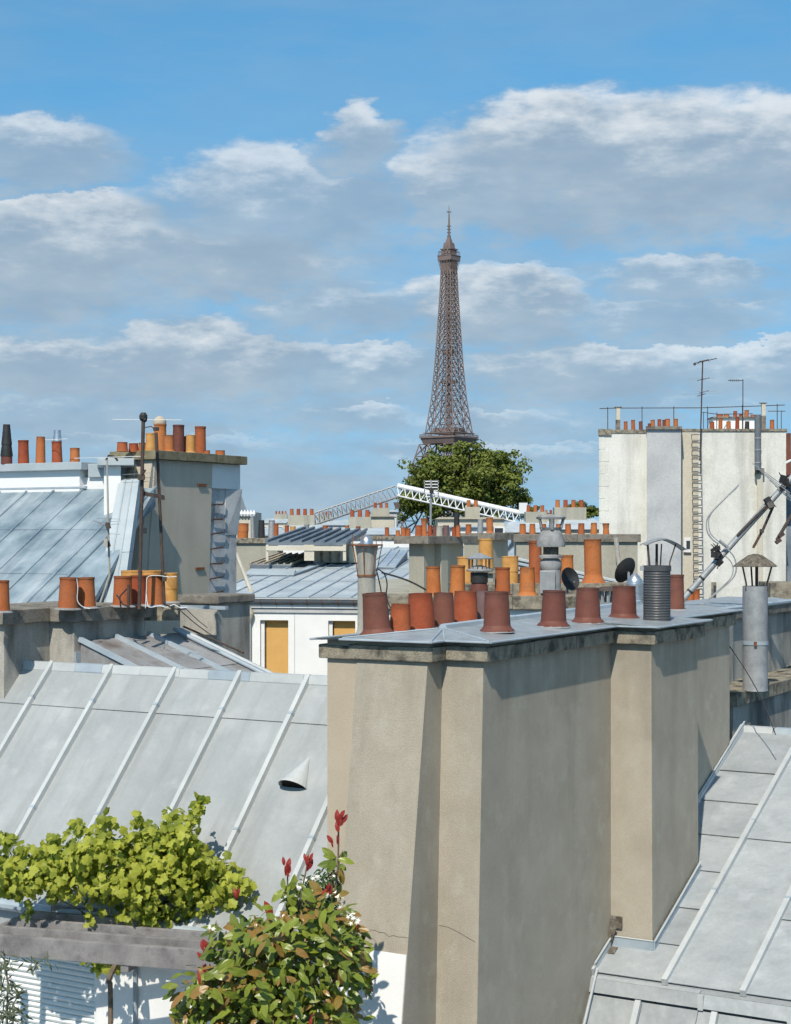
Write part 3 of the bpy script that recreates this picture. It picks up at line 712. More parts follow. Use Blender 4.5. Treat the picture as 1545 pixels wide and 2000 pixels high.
MB().loft([W(tw - 5, u_l, wb - .2), W(tw - 5, uA - .3, wb - .2), W(tw + .3, uA - .3, wb - .2), W(tw + .3, u_l, wb - .2)], [W(tw - 5, u_l, wb), W(tw - 5, uA - .3, wb), W(tw + .3, uA - .3, wb), W(tw + .3, u_l, wb)]).build('terrace', 'grey_stone', house)
MB().prism(tpoly([(tw + .3, u_l), (tw + .3, u_r), (tR + .9, u_r), (tR + .9, u_l)]), 0, EYE + zrid - 2.4).build('house_body', 'plaster', house)

# ================================================================== house on the right: zinc roof below the stack
zt = lambda t: -2.07 + .409 * (t - 6.0)
rhouse = thing('zinc_roofed_house', 'house with weathered silver zinc roof at the right edge below the stack', 'house', W(4, 2, -EYE))
tb = 2.02; tr = 6.0; u1 = 4.6
dsr = (-ET + Vector((0, 0, -.409))); rf = dsr.length; dsr.normalize()
rdeck = MB().loft([W(tr, -.02, zt(tr) - .3), W(tr, u1, zt(tr) - .3), W(tb, u1, zt(tb) - .3), W(tb, -.02, zt(tb) - .3)], [W(tr, -.02, zt(tr) - .004), W(tr, u1, zt(tr) - .004), W(tb, u1, zt(tb) - .004), W(tb, -.02, zt(tb) - .004)]).build('roof', 'zinc_right', rhouse)
useam = [.0, .64, 1.30, 1.96, 2.62, 3.28, 3.94, u1]
Lr = (tr - tb) * rf
def rsv(t): return (tr - t) * rf
zinc(rdeck, W(tr, 0, zt(tr)), EU, dsr, useam, [0, Lr * .48, Lr], 'zinc_right', 'zinc_light', .05, .055, lap=.015, clips=(rsv(4.35), rsv(3.25)),
     rows={0: [0, rsv(5.2), rsv(4.66), rsv(4.1), rsv(3.55), rsv(3.0), rsv(2.5), Lr], 1: [0, rsv(4.1), Lr], 2: [0, rsv(4.9), rsv(3.0), Lr]})
# ridge cap with short pieces
uu = .0; i = 0
while uu < u1:
    u2 = uu + (.33 if i == 0 else .9)
    def rc2(u):
        c = W(tr, u, zt(tr) + .03)
        return [c + ET * .08 - Vector((0, 0, .05)), c + ET * .05 + Vector((0, 0, .014)), c - ET * .035 + Vector((0, 0, .012)), c + dsr * .06 - Vector((0, 0, .03))]
    MB().loft(rc2(uu + .02), rc2(u2)).build('ridge_cap', 'zinc_light' if i % 2 == 0 else 'zinc_edge', rdeck)
    uu = u2; i += 1
# step, strip and lower slope
def rq(t0, z0, t1, z1, ua, ub, m, nm, par, th=.008):
    a = [W(t0, ua, z0), W(t0, ub, z0), W(t1, ub, z1), W(t1, ua, z1)]
    n_ = (a[1] - a[0]).cross(a[3] - a[0]).normalized(); n_ = n_ if n_.z > 0 else -n_
    MB().loft([q - n_ * th for q in a], a).build(nm, m, par)
zb = zt(tb)
for i in range(5):
    ua, ub = .0 + i * .95, .0 + i * .95 + .945
    rq(tb + .05, zb + .012, tb - .04, zb - .028, ua, ub, 'zinc_right', 'step_sheet', rdeck)
    rq(tb - .042, zb - .03, tb - .085, zb - .135, ua, ub, 'zinc_right', 'step_riser', rdeck)
    rq(tb - .07, zb - .16, tb - 1.6, zb - 2.3, ua, ub, 'zinc_right', 'lower_sheet', rdeck)
for u in (.45, 1.1, 1.76):
    q0 = W(tb - .09, u, zb - .155)
    d3 = (-ET * 1.53 + Vector((0, 0, -2.14))).normalized(); n3 = EU.cross(d3); n3 = n3 if n3.z > 0 else -n3
    MB().obox(q0 + d3 * .7 + n3 * .02, EU, d3, n3, .024, .7, .022).build('batten', 'zinc_light', rdeck)
for u in (.64 + .33, 1.3 + .4):
    MB().obox(W(tb - .07, u, zb - .09), EU, ET, Vector((0, 0, 1)), .022, .02, .06).build('strap', 'zinc_light', rdeck)
MB().prism(tpoly([(tb - 1.5, .02), (tb - 1.5, u1), (tr + 3, u1), (tr + 3, .02)]), 0, EYE + zb - 2.2).build('house_body', 'plaster', rhouse)
MB().loft([W(tr + .003, 0, zt(tr) - .4), W(tr + .003, u1, zt(tr) - .4), W(tr + 3, u1, zt(tr) - 3), W(tr + 3, 0, zt(tr) - 3)], [W(tr + .003, 0, zt(tr) - .01), W(tr + .003, u1, zt(tr) - .01), W(tr + 3, u1, zt(tr) - 2.2), W(tr + 3, 0, zt(tr) - 2.2)]).build('rear_roof', 'zinc_right', rhouse)
# flashings: upstands against the stack
def flash(pts, h=.085, th=.012, side_=EU, m='zinc_edge'):
    for a, b in zip(pts[:-1], pts[1:]):
        v = Vector((0, 0, h))
        MB().loft([a, b, b + side_ * th, a + side_ * th], [a + v, b + v, b + v + side_ * th, a + v + side_ * th]).build('flashing', m, rhouse)
        d = (b - a).normalized()
        MB().tube([a + v + side_ * th, b + v + side_ * th], .008, 5).build('flashing_bead', 'zinc_light', rhouse)
def rp(t, u): return W(t, u, zt(t) + .002)
flash([rp(tr, .005), rp(tG + .03, .005)])
flash([rp(tG - .01, wP + .025), rp(2.9, wP + .028), rp(tE - .02, wP + .028)])
flash([rp(tE - .018, wP + .03), rp(tE - .018, .0)], side_=-ET)
flash([rp(tE - .02, .008), rp(tb, .008)])
flash([W(tb, .03, zb - .02), W(tb - 1.5, .05, zb - 2.1)], h=.07)
# dark tape patch at the foot of the side pier
tp = thing('tape_patch', 'dark brown tape patch stuck at the foot of the side pier by the roof flashing', 'tape', W(tE - .03, .03, zt(tE)))
MB().obox(W(tE - .016, .05, zt(tE) + .20), EU, ET, Vector((0, 0, 1)), .06, .008, .05).build('upper_strip', 'concrete_cowl', tp)
MB().obox(W(tE - .05, .02, zt(tE) + .08), (EU + Vector((0, 0, -.3))).normalized(), ET, (Vector((0, 0, 1)) + EU * .3).normalized(), .028, .008, .09).build('middle_strip', 'concrete_cowl', tp)
MB().obox(W(tE - .10, .06, zt(tE - .1) + .018), EU, (ET + Vector((0, 0, .4))).normalized(), nrm, .03, .05, .004).build('lower_strip', 'concrete_cowl', tp)

# ================================================================== stained stack behind on the right, metal flue, cowl
c2 = P(1432, 1350, 17.6); c2.z = 0
sst = thing('chimney_stack', 'low stained chimney stack with ledge behind the right zinc roof', 'chimney', Vector((c2.x, c2.y, 0)))
zl = ZP(1352, 17.6)
w2 = .35; s2 = 4.0
MB().prism(foot(c2, 1.6, s2), 0, zl - .14).build('lower_wall', 'dirty_plaster', sst)
fp = foot(c2, 1.6, s2)
coping_ring(sst, fp, zl - .15, zl, .06, 1.0 * .3, 'coping', 1.2)
MB().prism(offset(fp, -.28), zl - .16, zl - .02).build('ledge_fill', 'coping', sst)
c2b = c2 + ET * .02 - EU * .52
zu = ZP(1200, c2b.y)
MB().prism(foot(c2b, 1.0, s2), zl - .1, zu - .07).build('upper_wall', 'dirty_plaster', sst)
for q in (.9, 2.1):
    MB().prism(foot(c2b + ET * q + EU * .0, .2, .45, .05), zl - .1, zu - .075).build('flue_rib', 'dirty_plaster', sst)
coping_ring(sst, foot(c2b, 1.0, s2), zu - .12, zu + .0, .07, .3, 'coping_dark', 1.0)
MB().loft([Vector((x, y, zu + .003)) for x, y in foot(c2b, 1.0, s2, .05)], [Vector((x, y, zu + .05)) for x, y in foot(c2b - EU * .2 + ET * .2, .6, s2 - .4, .02)]).build('zinc_cap', 'cap_zinc', sst)
MB().tube([Vector((*foot(c2b, 1.0, s2, .06)[0], zu + .012)), Vector((*foot(c2b, 1.0, s2, .06)[1], zu + .012))], .028, 8).build('cap_roll', 'zinc_edge', sst)
fpb = P(1475, 1336, 17.9); fs_ = fpb.y / FPX
fpb.z = zl - .01
mf = thing('metal_flue', 'tall galvanised flue pipe with mossy conical cowl at the right', 'flue pipe', fpb)
rr = 24 * fs_; hh = 204 * fs_
MB().lathe([(rr * 1.05, 0), (rr, .04), (rr, hh * .44), (rr * 1.01, hh * .45), (rr * 1.01, hh), (rr * .93, hh), (rr * .92, hh * .5)], fpb, 28).build('pipe', 'galv', mf, True)
MB().lathe([(rr * 1.01, hh * .44), (rr * 1.055, hh * .44), (rr * 1.055, hh * .475), (rr * 1.01, hh * .475)], fpb, 28).build('clamp_band', 'zinc_edge', mf, True)
MB().obox(fpb + Vector((-.03, -rr * 1.07, hh * .455)), Vector((1, 0, 0)), Vector((0, 1, 0)), Vector((0, 0, 1)), .014, .02, .022).build('clamp_bolt', 'rust', mf)
cz = hh + 38 * fs_
cone = MB().lathe([(43 * fs_, cz), (43.5 * fs_, cz + .006), (30 * fs_, cz + 11 * fs_), (14 * fs_, cz + 22 * fs_), (5 * fs_, cz + 25 * fs_), (0.001, cz + 25.5 * fs_), (.001, cz + 20 * fs_), (30 * fs_, cz + 4 * fs_)], fpb, 18)
for v in cone.v:
    v += Vector((noise.noise(v * 9), noise.noise(v * 9 + Vector((5, 0, 0))), noise.noise(v * 9 + Vector((0, 7, 0))))) * .007
cone.build('conical_cowl', 'concrete_cowl', mf)
for a in (-2.6, -.5, 1.6):
    e = Vector((math.cos(a), math.sin(a), 0))
    MB().tube([fpb + e * rr * 1.0 + Vector((0, 0, hh - .05)), fpb + e * rr * .95 + Vector((0, 0, hh + .015)), fpb + e * 33 * fs_ + Vector((0, 0, cz + .01))], .010, 6).build('cowl_leg', 'dark_iron', mf)
MB().tube([fpb + Vector((.01, -.03, hh * .6)), fpb + Vector((.01, -.03, cz + .04))], .017, 8).build('centre_post', 'dark_iron', mf)
pts = []
a, b = P(1420, 1255, 17.0), P(1515, 1435, 16.2)
for i in range(11):
    f = i / 10; q = a.lerp(b, f); q.x += .05 * math.sin(f * math.pi); pts.append(q)
tag(MB().tube(pts, .005, 5).build('cable', 'black_metal'), 'thin black cable hanging beside the metal flue down to the right roof', 'cable')
# ================================================================== weathered chimney behind the left roof
UP = Vector((0, 0, 1))
def stepped(xc, Y, x1, x2, x3, zt_, zb_, name_lab, m, mc, back=1.2, ct=.13, g=.06, loc0=0.0):
    """a wall along the grid whose near corner shows at xc, with a projecting pier from x1 to x2 (front) and x3 (side)"""
    c = P(xc, HY, Y); c.z = 0
    ta = S(c, ET, x1); w = S(c + ET * ta, EU, x2); tb_ = S(c + ET * ta + EU * w, ET, x3)
    th = thing('chimney_stack', name_lab, 'chimney', Vector((c.x, c.y, loc0)))
    poly = [c, c + ET * ta, c + ET * ta + EU * w, c + ET * tb_ + EU * w, c + ET * tb_ - EU * back, c - EU * back]
    poly = [tuple(q.xy) for q in poly]
    MB().prism(poly, zb_, zt_ - ct * .5).build('wall', m, th)
    coping_ring(th, poly, zt_ - ct, zt_, g, .25, mc, 1.3)
    MB().prism(offset(poly, -.2), zt_ - ct, zt_ - .006).build('capping', mc, th)
    return th, c, ta, w, tb_
zt_w = ZP(1190, 17.3)
wst, cw, wta, ww, wtb = stepped(8, 17.2, 97, 145, 355, zt_w, 0, 'weathered chimney stack with black rain streaks behind the left zinc roof', 'dirty_plaster', 'coping_dark', 1.0, .15, .07)
def fskirt(a, b, z0, h=.10):
    nn = EU * .02
    MB().loft([a - UP * .5, b - UP * .5, b + nn * 4 - UP * .5, a + nn * 4 - UP * .5], [a + UP * h, b + UP * h, b + nn + UP * h, a + nn + UP * h]).build('flashing', 'zinc_edge', wst)
a = cw + ET * wta + EU * ww; b = cw + ET * wtb + EU * ww
zf = ZP(1292, a.y)
fskirt(a + UP * zf, b + UP * zf, 0)
WG = 'pots on the weathered left stack'
def wpot(px, py, Y, r, h, kind, m, label, tilt=(0, 0)):
    p = P(px, py, Y); s_ = Y / FPX; p.z = zt_w - .01
    pot(p, r * s_, h * s_, kind, m, label, WG, tilt, True)
wpot(2, 1190, 16.9, 17, 62, 'plain', 'terra_orange', 'orange pot cut by the left edge of the picture on the weathered stack')
wpot(133, 1188, 17.55, 19.5, 62, 'plain', 'terra_orange', 'left pot of the near orange pair on the weathered stack', (0, .03))
wpot(169, 1185, 17.8, 18, 60, 'plain', 'terra_orange', 'right pot of the near orange pair on the weathered stack', (0, -.02))
wpot(239, 1183, 18.2, 19, 59, 'plain', 'terra_orange', 'orange pot with a bent black bracket before it, left of the thick antenna mast', (0, .02))
wpot(270, 1182, 18.5, 17, 58, 'plain', 'terra_red', 'dull orange pot hidden behind the thick antenna mast')
wpot(303, 1183, 18.35, 18, 60, 'plain', 'terra_orange', 'orange pot between the two tall antenna masts, white wire round it')
wpot(258, 1170, 19.3, 22, 62, 'wide', 'terra_yellow', 'wide yellow ochre pot standing behind the orange pots')
wpot(297, 1170, 19.3, 20, 62, 'wide', 'terra_yellow', 'middle yellow ochre pot behind the orange pots')
wpot(332, 1170, 19.2, 16, 58, 'wide', 'terra_yellow', 'right yellow ochre pot with mortar foot by the leaning antenna mast')
MB().prism([tuple(q.xy) for q in (P(225, 0, 18.8), P(352, 0, 18.8), P(352, 0, 19.7), P(225, 0, 19.7))], zt_w - .2, zt_w - .02).build('rear_slab', 'coping', wst)
# bent bracket before the pots
def near(px, py, Y): return P(px, py, Y)
br = thing('bent_bracket', 'bent black metal bracket leaning on an orange pot of the weathered stack', 'bracket', P(235, 1188, 17.9))
MB().tube([near(236, 1188, 17.9), near(234, 1165, 17.9), near(248, 1150, 17.9)], .008, 6).build('arm', 'black_metal', br)
MB().tube([near(228, 1162, 17.9), near(240, 1180, 17.85), near(256, 1188, 17.8)], .009, 6).build('foot', 'black_metal', br)
MB().tube([near(251, 1142, 17.9), near(251, 1186, 17.9)], .014, 6).build('post', 'dark_iron', br)
# wires
def wire(px, Y, r, m, label, n=4):
    pts = [near(x, y, Y if isinstance(Y, (int, float)) else Y[i]) for i, (x, y) in enumerate(px)]
    sm = []
    for i in range(len(pts) - 1):
        p0, p1, p2, p3 = pts[max(i - 1, 0)], pts[i], pts[i + 1], pts[min(i + 2, len(pts) - 1)]
        for k in range(n):
            t = k / n
            sm.append(.5 * ((2 * p1) + (p2 - p0) * t + (2 * p0 - 5 * p1 + 4 * p2 - p3) * t * t + (3 * p1 - p0 - 3 * p2 + p3) * t ** 3))
    sm.append(pts[-1])
    return tag(MB().tube(sm, r, 5).build('cable', m), label, 'cable')
wire([(150, 1130), (152, 1150), (151, 1172), (160, 1184), (176, 1189)], 17.3, .0042, 'white_paint', 'white cable looped round the near orange pot pair')
wire([(284, 1188), (286, 1150), (288, 1128), (305, 1124), (330, 1127), (345, 1126)], 17.95, .0042, 'white_paint', 'white cable looped between the two antenna masts')
wire([(286, 1160), (288, 1180), (294, 1186), (312, 1183), (325, 1186), (340, 1181), (352, 1187), (366, 1186)], 17.9, .005, 'white_paint', 'tangled white cable lying on the weathered coping under the masts')
wire([(318, 1178), (330, 1184), (345, 1190), (364, 1189)], 17.8, .008, 'black_metal', 'black cable lying on the weathered coping end')
wire([(352, 1192), (372, 1210), (395, 1228), (420, 1245)], 18.6, .006, 'black_metal', 'thin black cable sagging from the weathered coping to the small zinc roof')
wire([(362, 1188), (385, 1210), (405, 1226)], 18.7, .005, 'black_metal', 'second thin black cable from the weathered coping to the small zinc roof')

# antenna masts
m1 = thing('antenna_mast', 'thick rusty antenna mast standing upright on the weathered stack', 'antenna', near(272, 1186, 17.9))
MB().tube([near(272, 1190, 17.9), near(274, 1100, 17.9), near(277, 960, 17.9), near(280, 815, 17.9)], .021, 8).build('mast', 'dark_iron', m1, True)
MB().lathe([(.03, 0), (.045, .02), (.045, .06), (.025, .09), (.001, .09)], near(280, 822, 17.9), 10).build('mast_head', 'black_metal', m1)
MB().tube([near(281, 815, 17.9), near(284, 822, 17.86)], .02, 6).build('mast_head', 'black_metal', m1)
MB().tube([near(220, 819, 18.2), near(355, 820, 17.6)], .004, 4).build('dipole', 'white_paint', m1)
for y in (925, 934, 941):
    MB().tube([near(240, y + 2, 18.3), near(303, y - 2, 17.7)], .0035, 4).build('director', 'galv', m1)
MB().obox(near(276, 932, 17.85), Vector((1, 0, 0)), Vector((0, 1, 0)), UP, .035, .03, .03).build('clamp', 'dark_iron', m1)
MB().tube([near(272, 936, 17.85), near(284, 918, 17.8)], .012, 6).build('boom', 'dark_iron', m1)
MB().tube([near(281, 835, 17.9), near(296, 833, 17.85), near(304, 842, 17.8)], .006, 5).build('bracket', 'dark_iron', m1)
MB().obox(near(281, 1037, 17.85), Vector((1, 0, 0)), Vector((0, 1, 0)), UP, .027, .02, .03).build('junction_box', 'black_metal', m1)
MB().obox(near(297, 967, 17.95), Vector((1, 0, -.18)).normalized(), Vector((0, 1, 0)), Vector((.18, 0, 1)).normalized(), .13, .012, .022).build('strap', 'dark_iron', m1)
m2 = thing('antenna_mast', 'leaning thin rusty antenna mast right of the thick one on the weathered stack', 'antenna', near(321, 1178, 18.3))
MB().tube([near(321, 1180, 18.3), near(314, 1030, 18.3), near(309, 920, 18.3), near(305, 845, 18.3)], .018, 8).build('mast', 'dark_iron', m2, True)
MB().obox(near(305, 838, 18.3), Vector((1, 0, 0)), Vector((0, 1, 0)), UP, .03, .02, .02).build('mast_head', 'black_metal', m2)
MB().obox(near(317, 973, 18.25), Vector((1, 0, 0)), Vector((0, 1, 0)), UP, .025, .02, .02).build('clamp', 'dark_iron', m2)
MB().obox(near(321, 1128, 18.25), Vector((1, 0, 0)), Vector((0, 1, 0)), UP, .022, .02, .04).build('clamp', 'dark_iron', m2)
m3 = thing('antenna_mast', 'slim bent antenna mast before the blue zinc roof, left of the thick mast', 'antenna', near(195, 1182, 19.6))
MB().tube([near(195, 1180, 19.6), near(214, 1125, 19.6), near(212, 1050, 19.6), near(209, 895, 19.6)], [.014, .014, .012, .011], 8).build('mast', 'dull_pipe', m3, True)
MB().tube([near(207, 899, 19.6), near(212, 890, 19.6), near(224, 892, 19.5), near(230, 900, 19.5)], .013, 6).build('mast_head', 'black_metal', m3)
MB().tube([near(146, 895, 20.2), near(282, 891, 18.9)], .006, 4).build('dipole', 'white_paint', m3)
for y in (1012, 1020, 1026, 1041):
    MB().tube([near(185 + (y % 7), y, 19.9), near(236 - (y % 5), y + random.uniform(-3, 3), 19.4)], .0032, 4).build('director', 'galv', m3)
for y, r in ((1027, .026), (1062, .022), (1064, .02)):
    MB().obox(near(211, y, 19.55), Vector((1, 0, .3)).normalized(), Vector((0, 1, 0)), Vector((-.3, 0, 1)).normalized(), r, .022, r * 1.4).build('clamp', 'dark_iron', m3)
MB().tube([near(183, 1017, 20.1), near(212, 1028, 19.6)], .008, 5).build('boom', 'galv', m3)
MB().obox(near(207, 1060, 19.5), Vector((1, 0, 0)), Vector((0, 1, 0)), UP, .022, .02, .05).build('junction_box', 'dull_pipe', m3)

# ================================================================== small zinc roof between the weathered stack and the white facade
q0 = P(352, 1236, 19.2)
shed = thing('low_zinc_roof', 'low zinc roof falling right between the weathered stack and the white facade', 'roof', Vector((q0.x, q0.y, 0)))
dsx = (EU + UP * -.36).normalized()
Lx = 3.0; Bx = 1.75
p0_ = q0 - ET * Bx
dk = MB().loft([p0_ - UP * .3, q0 - UP * .3, q0 + dsx * Lx - UP * .3, p0_ + dsx * Lx - UP * .3], [p0_ - UP * .004, q0 - UP * .004, q0 + dsx * Lx - UP * .004, p0_ + dsx * Lx - UP * .004]).build('deck', 'zinc_brown', shed)
zinc(dk, p0_, ET, dsx, [0, .6, 1.18, Bx - .02], [0, .95, 1.9, Lx], 'zinc_brown', 'zinc_edge', .05, .045)
MB().prism([tuple(q.xy) for q in (p0_, q0, q0 + EU * 2.6, p0_ + EU * 2.6)], 0, q0.z - 1.1).build('body', 'plaster_grey', shed)
# verge roll at the far edge
MB().tube([q0 + UP * .03, q0 + dsx * Lx + UP * .03], .035, 8).build('verge_roll', 'zinc_light', shed)
MB().tube([q0 + UP * .05 - ET * .12, q0 + dsx * Lx + UP * .03 - ET * .12], .022, 8).build('verge_roll', 'zinc_edge', shed)
MB().tube([q0 - EU * .12 + ET * .22 + UP * .06, q0 + EU * .75 + ET * .22 - UP * .22], .012, 6).build('lightning_rod', 'dark_iron', shed)
# low block at the right end of the weathered stack
cb, wb_, sb_ = rbox(352, 424, 440, 20.2)
lb = thing('chimney_block', 'low plaster block with dark crumbling coping right of the weathered stack', 'chimney', Vector((cb.x, cb.y, 0)))
MB().prism(foot(cb, wb_, .7), 0, ZP(1180, 20.2)).build('wall', 'dirty_plaster', lb)
MB().prism(foot(cb, wb_, .7, .05), ZP(1180, 20.2), ZP(1163, 20.2)).build('coping', 'coping_dark', lb, bevel=.02)
MB().obox(P(388, 1186, 19.9), EU, ET, UP, .42, .03, .02).build('flashing', 'zinc_edge', lb)

# ================================================================== building at the left: blue zinc roof, white parapet, grey chimney
Y3 = 28.0
b3 = thing('apartment_house', 'white house with mottled blue zinc roof at the left edge', 'house', P(60, 2000, Y3) * 1.0)
b3.location.z = 0; WLOC[b3.name] = b3.location.copy()
rp0 = P(203, 955, 27.6) + EU * 1.1                       # right end of the ridge
d3_ = (-ET + UP * -.66); f3 = d3_.length; d3_.normalize()
left3 = 6.5
o3 = rp0 - EU * left3
L3 = 3.6 * f3
dk3 = MB().loft([o3 - UP * .3, rp0 - UP * .3, rp0 + d3_ * L3 - UP * .3, o3 + d3_ * L3 - UP * .3], [o3 - UP * .004, rp0 - UP * .004, rp0 + d3_ * L3 - UP * .004, o3 + d3_ * L3 - UP * .004]).build('roof', 'zinc_blue', b3)
rs3 = [0.0]
while rs3[-1] < left3 - .7: rs3.append(rs3[-1] + .62)
rs3.append(left3)
zinc(dk3, o3, EU, d3_, rs3, [0, 1.25, 2.5, L3], 'zinc_blue', 'zinc_blue', .05, .03, clips=())
# tapering sheet against the flank
q3 = [rp0 + d3_ * .1 + EU * .03, rp0 + d3_ * L3 + EU * .03, rp0 + d3_ * L3 + EU * 1.25]
MB().loft([v - UP * .1 for v in q3], q3).build('verge_sheet', 'zinc_blue', b3)
# white parapet above the roof
def fw(pl, pr, Ydummy, yt, yb, m, nm, par, base, th=.35):
    pass
par_l = o3 - UP * .02
sx = left3 + S(rp0, EU, 160)                # where the taller part stops
def pw(a0, a1, z0, z1, t0, t1, m, nm, bev=0):
    qs = [o3 + EU * a0 + ET * t0, o3 + EU * a1 + ET * t0, o3 + EU * a1 + ET * t1, o3 + EU * a0 + ET * t1]
    return MB().prism([tuple(q.xy) for q in qs], z0, z1).build(nm, m, b3, bevel=bev)
zk = rp0.z
pw(0, sx, zk - .25, ZP(921, 28.5), -.06, .5, 'white_wall', 'parapet')
pw(0, sx + .12, ZP(921, 28.5), ZP(906, 28.5), -.16, .6, 'zinc_pale', 'parapet_cap', .01)
pw(sx + .0, left3 - .8, zk - .25, ZP(934, 28.2), .06, .5, 'white_wall', 'parapet')
pw(sx + .13, left3 - .8, ZP(934, 28.2), ZP(908, 28.2), .0, .5, 'zinc_pale', 'parapet_cap', .01)
MB().tube([o3 + UP * .03 - ET * .04, rp0 - EU * 1.45 + UP * .03 - ET * .04], .03, 6).build('ridge_flashing', 'zinc_edge', b3)
pw(0, left3 - 1.9, 0, zk - 2.8, -3.3, 1.2, 'white_wall', 'wall')
pw(0, left3 - 1.9, zk - 2.8, zk - .32, .1, 1.2, 'white_wall', 'wall')
pot_row('on the white parapet at the left edge', 'pots on the white parapet', 28.6, 907, [(46, 860, 22, 'plain', 'terra_red'), (79, 853, 20, 'taper', 'terra_orange'), (112, 862, 21, 'plain', 'terra_red'), (146, 875, 20, 'plain', 'terra_orange')])
s_ = 28.6 / FPX
cp = P(112, 862, 28.6)
tag(MB().lathe([(9 * s_, 0), (7.5 * s_, 12 * s_), (7 * s_, 22 * s_), (6 * s_, 22 * s_), (6 * s_, 2 * s_)], cp, 16).build('flue_liner', 'steel', None, True), 'short shiny steel liner set in the third pot on the white parapet', 'flue pipe')
tag(MB().tube([P(88, 859, 28.4), P(132, 857, 28.2)], .005, 4).build('aerial_rod', 'white_paint'), 'thin white aerial rod crossing the steel liner on the white parapet', 'antenna')
bb = P(13, 907, 28.6)
bl = thing('black_cowl', 'black stacked metal chimney cowl on a brown base at the left edge', 'chimney cowl', bb)
MB().lathe([(11 * s_, 0), (11 * s_, 18 * s_), (9 * s_, 18 * s_)], bb, 16).build('base', 'terra_brown', bl, True)
for z0 in (16, 38, 56):
    k = (1.0, .86, .7)[(z0 - 16) // 20]
    MB().lathe([(12 * s_ * k, z0 * s_), (12 * s_ * k, (z0 + 3) * s_), (9.6 * s_ * k, (z0 + 22) * s_), (7 * s_ * k, (z0 + 22) * s_)], bb, 16).build('cowl_ring', 'black_metal', bl, True)
# grey chimney
Y4 = 27.4
c4 = P(303, HY, Y4); c4.z = 0
w4 = -S(c4, EU, 232); s4 = S(c4, ET, 415); s4b = S(c4, ET, 468)
ztp = ZP(880, Y4); ct4 = .15
gch = thing('chimney_stack', 'tall grey rendered chimney with mossy coping and many orange pots at the left', 'chimney', c4.copy())
def g4(t, u): q = c4 + ET * t + EU * u; return (q.x, q.y)
def g4z(t, u, z): q = c4 + ET * t + EU * u; return Vector((q.x, q.y, z))
zbm = ZP(1260, Y4)
MB().loft([g4z(-.55, -w4 - .25, zbm), g4z(-.18, -.10, zbm), g4z(s4, -.10, zbm), g4z(s4, -w4, zbm)], [g4z(0, -w4, ztp - ct4), g4z(0, 0, ztp - ct4), g4z(s4, 0, ztp - ct4), g4z(s4, -w4, ztp - ct4)]).build('main_wall', 'plaster_grey', gch)
MB().prism([g4(-.2, -w4 + .2), g4(-.05, -.15), g4(s4, -.15), g4(s4, -w4)], 0, zbm + .01).build('base_wall', 'plaster_grey', gch)
# ribs on the lit end
for a_, b__ in ((-w4 * .62, -w4 * .48), (-w4 * .30, -w4 * .02)):
    MB().loft([g4z(-.60 - .1 * a_, a_ - .12, zbm), g4z(-.60 - .1 * a_, b__ - .12, zbm), g4z(.1, b__ - .1, zbm), g4z(.1, a_ - .1, zbm)], [g4z(-.05, a_, ztp - ct4 - .01), g4z(-.05, b__, ztp - ct4 - .01), g4z(.1, b__, ztp - ct4 - .01), g4z(.1, a_, ztp - ct4 - .01)]).build('end_rib', 'plaster_grey', gch)
MB().loft([g4z(s4 - .01, -w4, 0), g4z(s4 - .01, -.07, 0), g4z(s4b + .0, -.07, 0), g4z(s4b, -w4, 0)], [g4z(s4 - .01, -w4, ztp - ct4 - .004), g4z(s4 - .01, -.07, ztp - ct4 - .004), g4z(s4b, -.07, ztp - ct4 - .004), g4z(s4b, -w4, ztp - ct4 - .004)]).build('far_wall', 'old_render', gch)
zz = ZP(955, Y4 * 1.07)
MB().prism([g4(s4, -.07), g4(s4, -.03), g4(s4b + .06, -.03), g4(s4b + .06, -.07)], zz, ztp - ct4 - .006).build('white_panel', 'white_wall', gch)
MB().loft([g4z(s4b - .35, -.06, ZP(1045, 29.4)), g4z(s4b + .02, -.055, ZP(1045, 29.4)), g4z(s4b + .02, -.2, ZP(1045, 29.4)), g4z(s4b - .35, -.2, ZP(1045, 29.4))], [g4z(s4b - .35, -.055, zz), g4z(s4b + .08, .0, zz), g4z(s4b + .08, -.2, zz), g4z(s4b - .35, -.2, zz)]).build('corbel', 'old_render', gch)
coping_ring(gch, [g4(-.02, -w4), g4(-.02, 0), g4(s4b, 0), g4(s4b, -w4)], ztp - ct4, ztp, .10, .3, 'coping_moss', 1.0)
MB().prism([g4(.2, -w4 + .2), g4(.2, -.2), g4(s4b - .2, -.2), g4(s4b - .2, -w4 + .2)], ztp - ct4, ztp - .01).build('capping', 'coping_moss', gch)
for i in range(12):
    z = ZP(987 + i * 28.5, Y4 * 1.07)
    a = g4z(s4 + .02, -.07, z); dr_ = random.uniform(-.02, .02)
    MB().tube([a, a + EU * .05 + UP * .01, a + EU * .06 + ET * .30 + UP * (.025 + dr_), a + EU * .05 + ET * .36 + UP * .07], .015, 6).build('climbing_rung', 'dark_iron', gch)
for y in (948, 1110):
    a = g4z(s4 - .42, -.0 if y < 1000 else -.05, ZP(y, Y4 * 1.05))
    MB().obox(a + ET * .12, ET, EU, UP, .12, .015, .022).build('iron_strap', 'rust', gch)
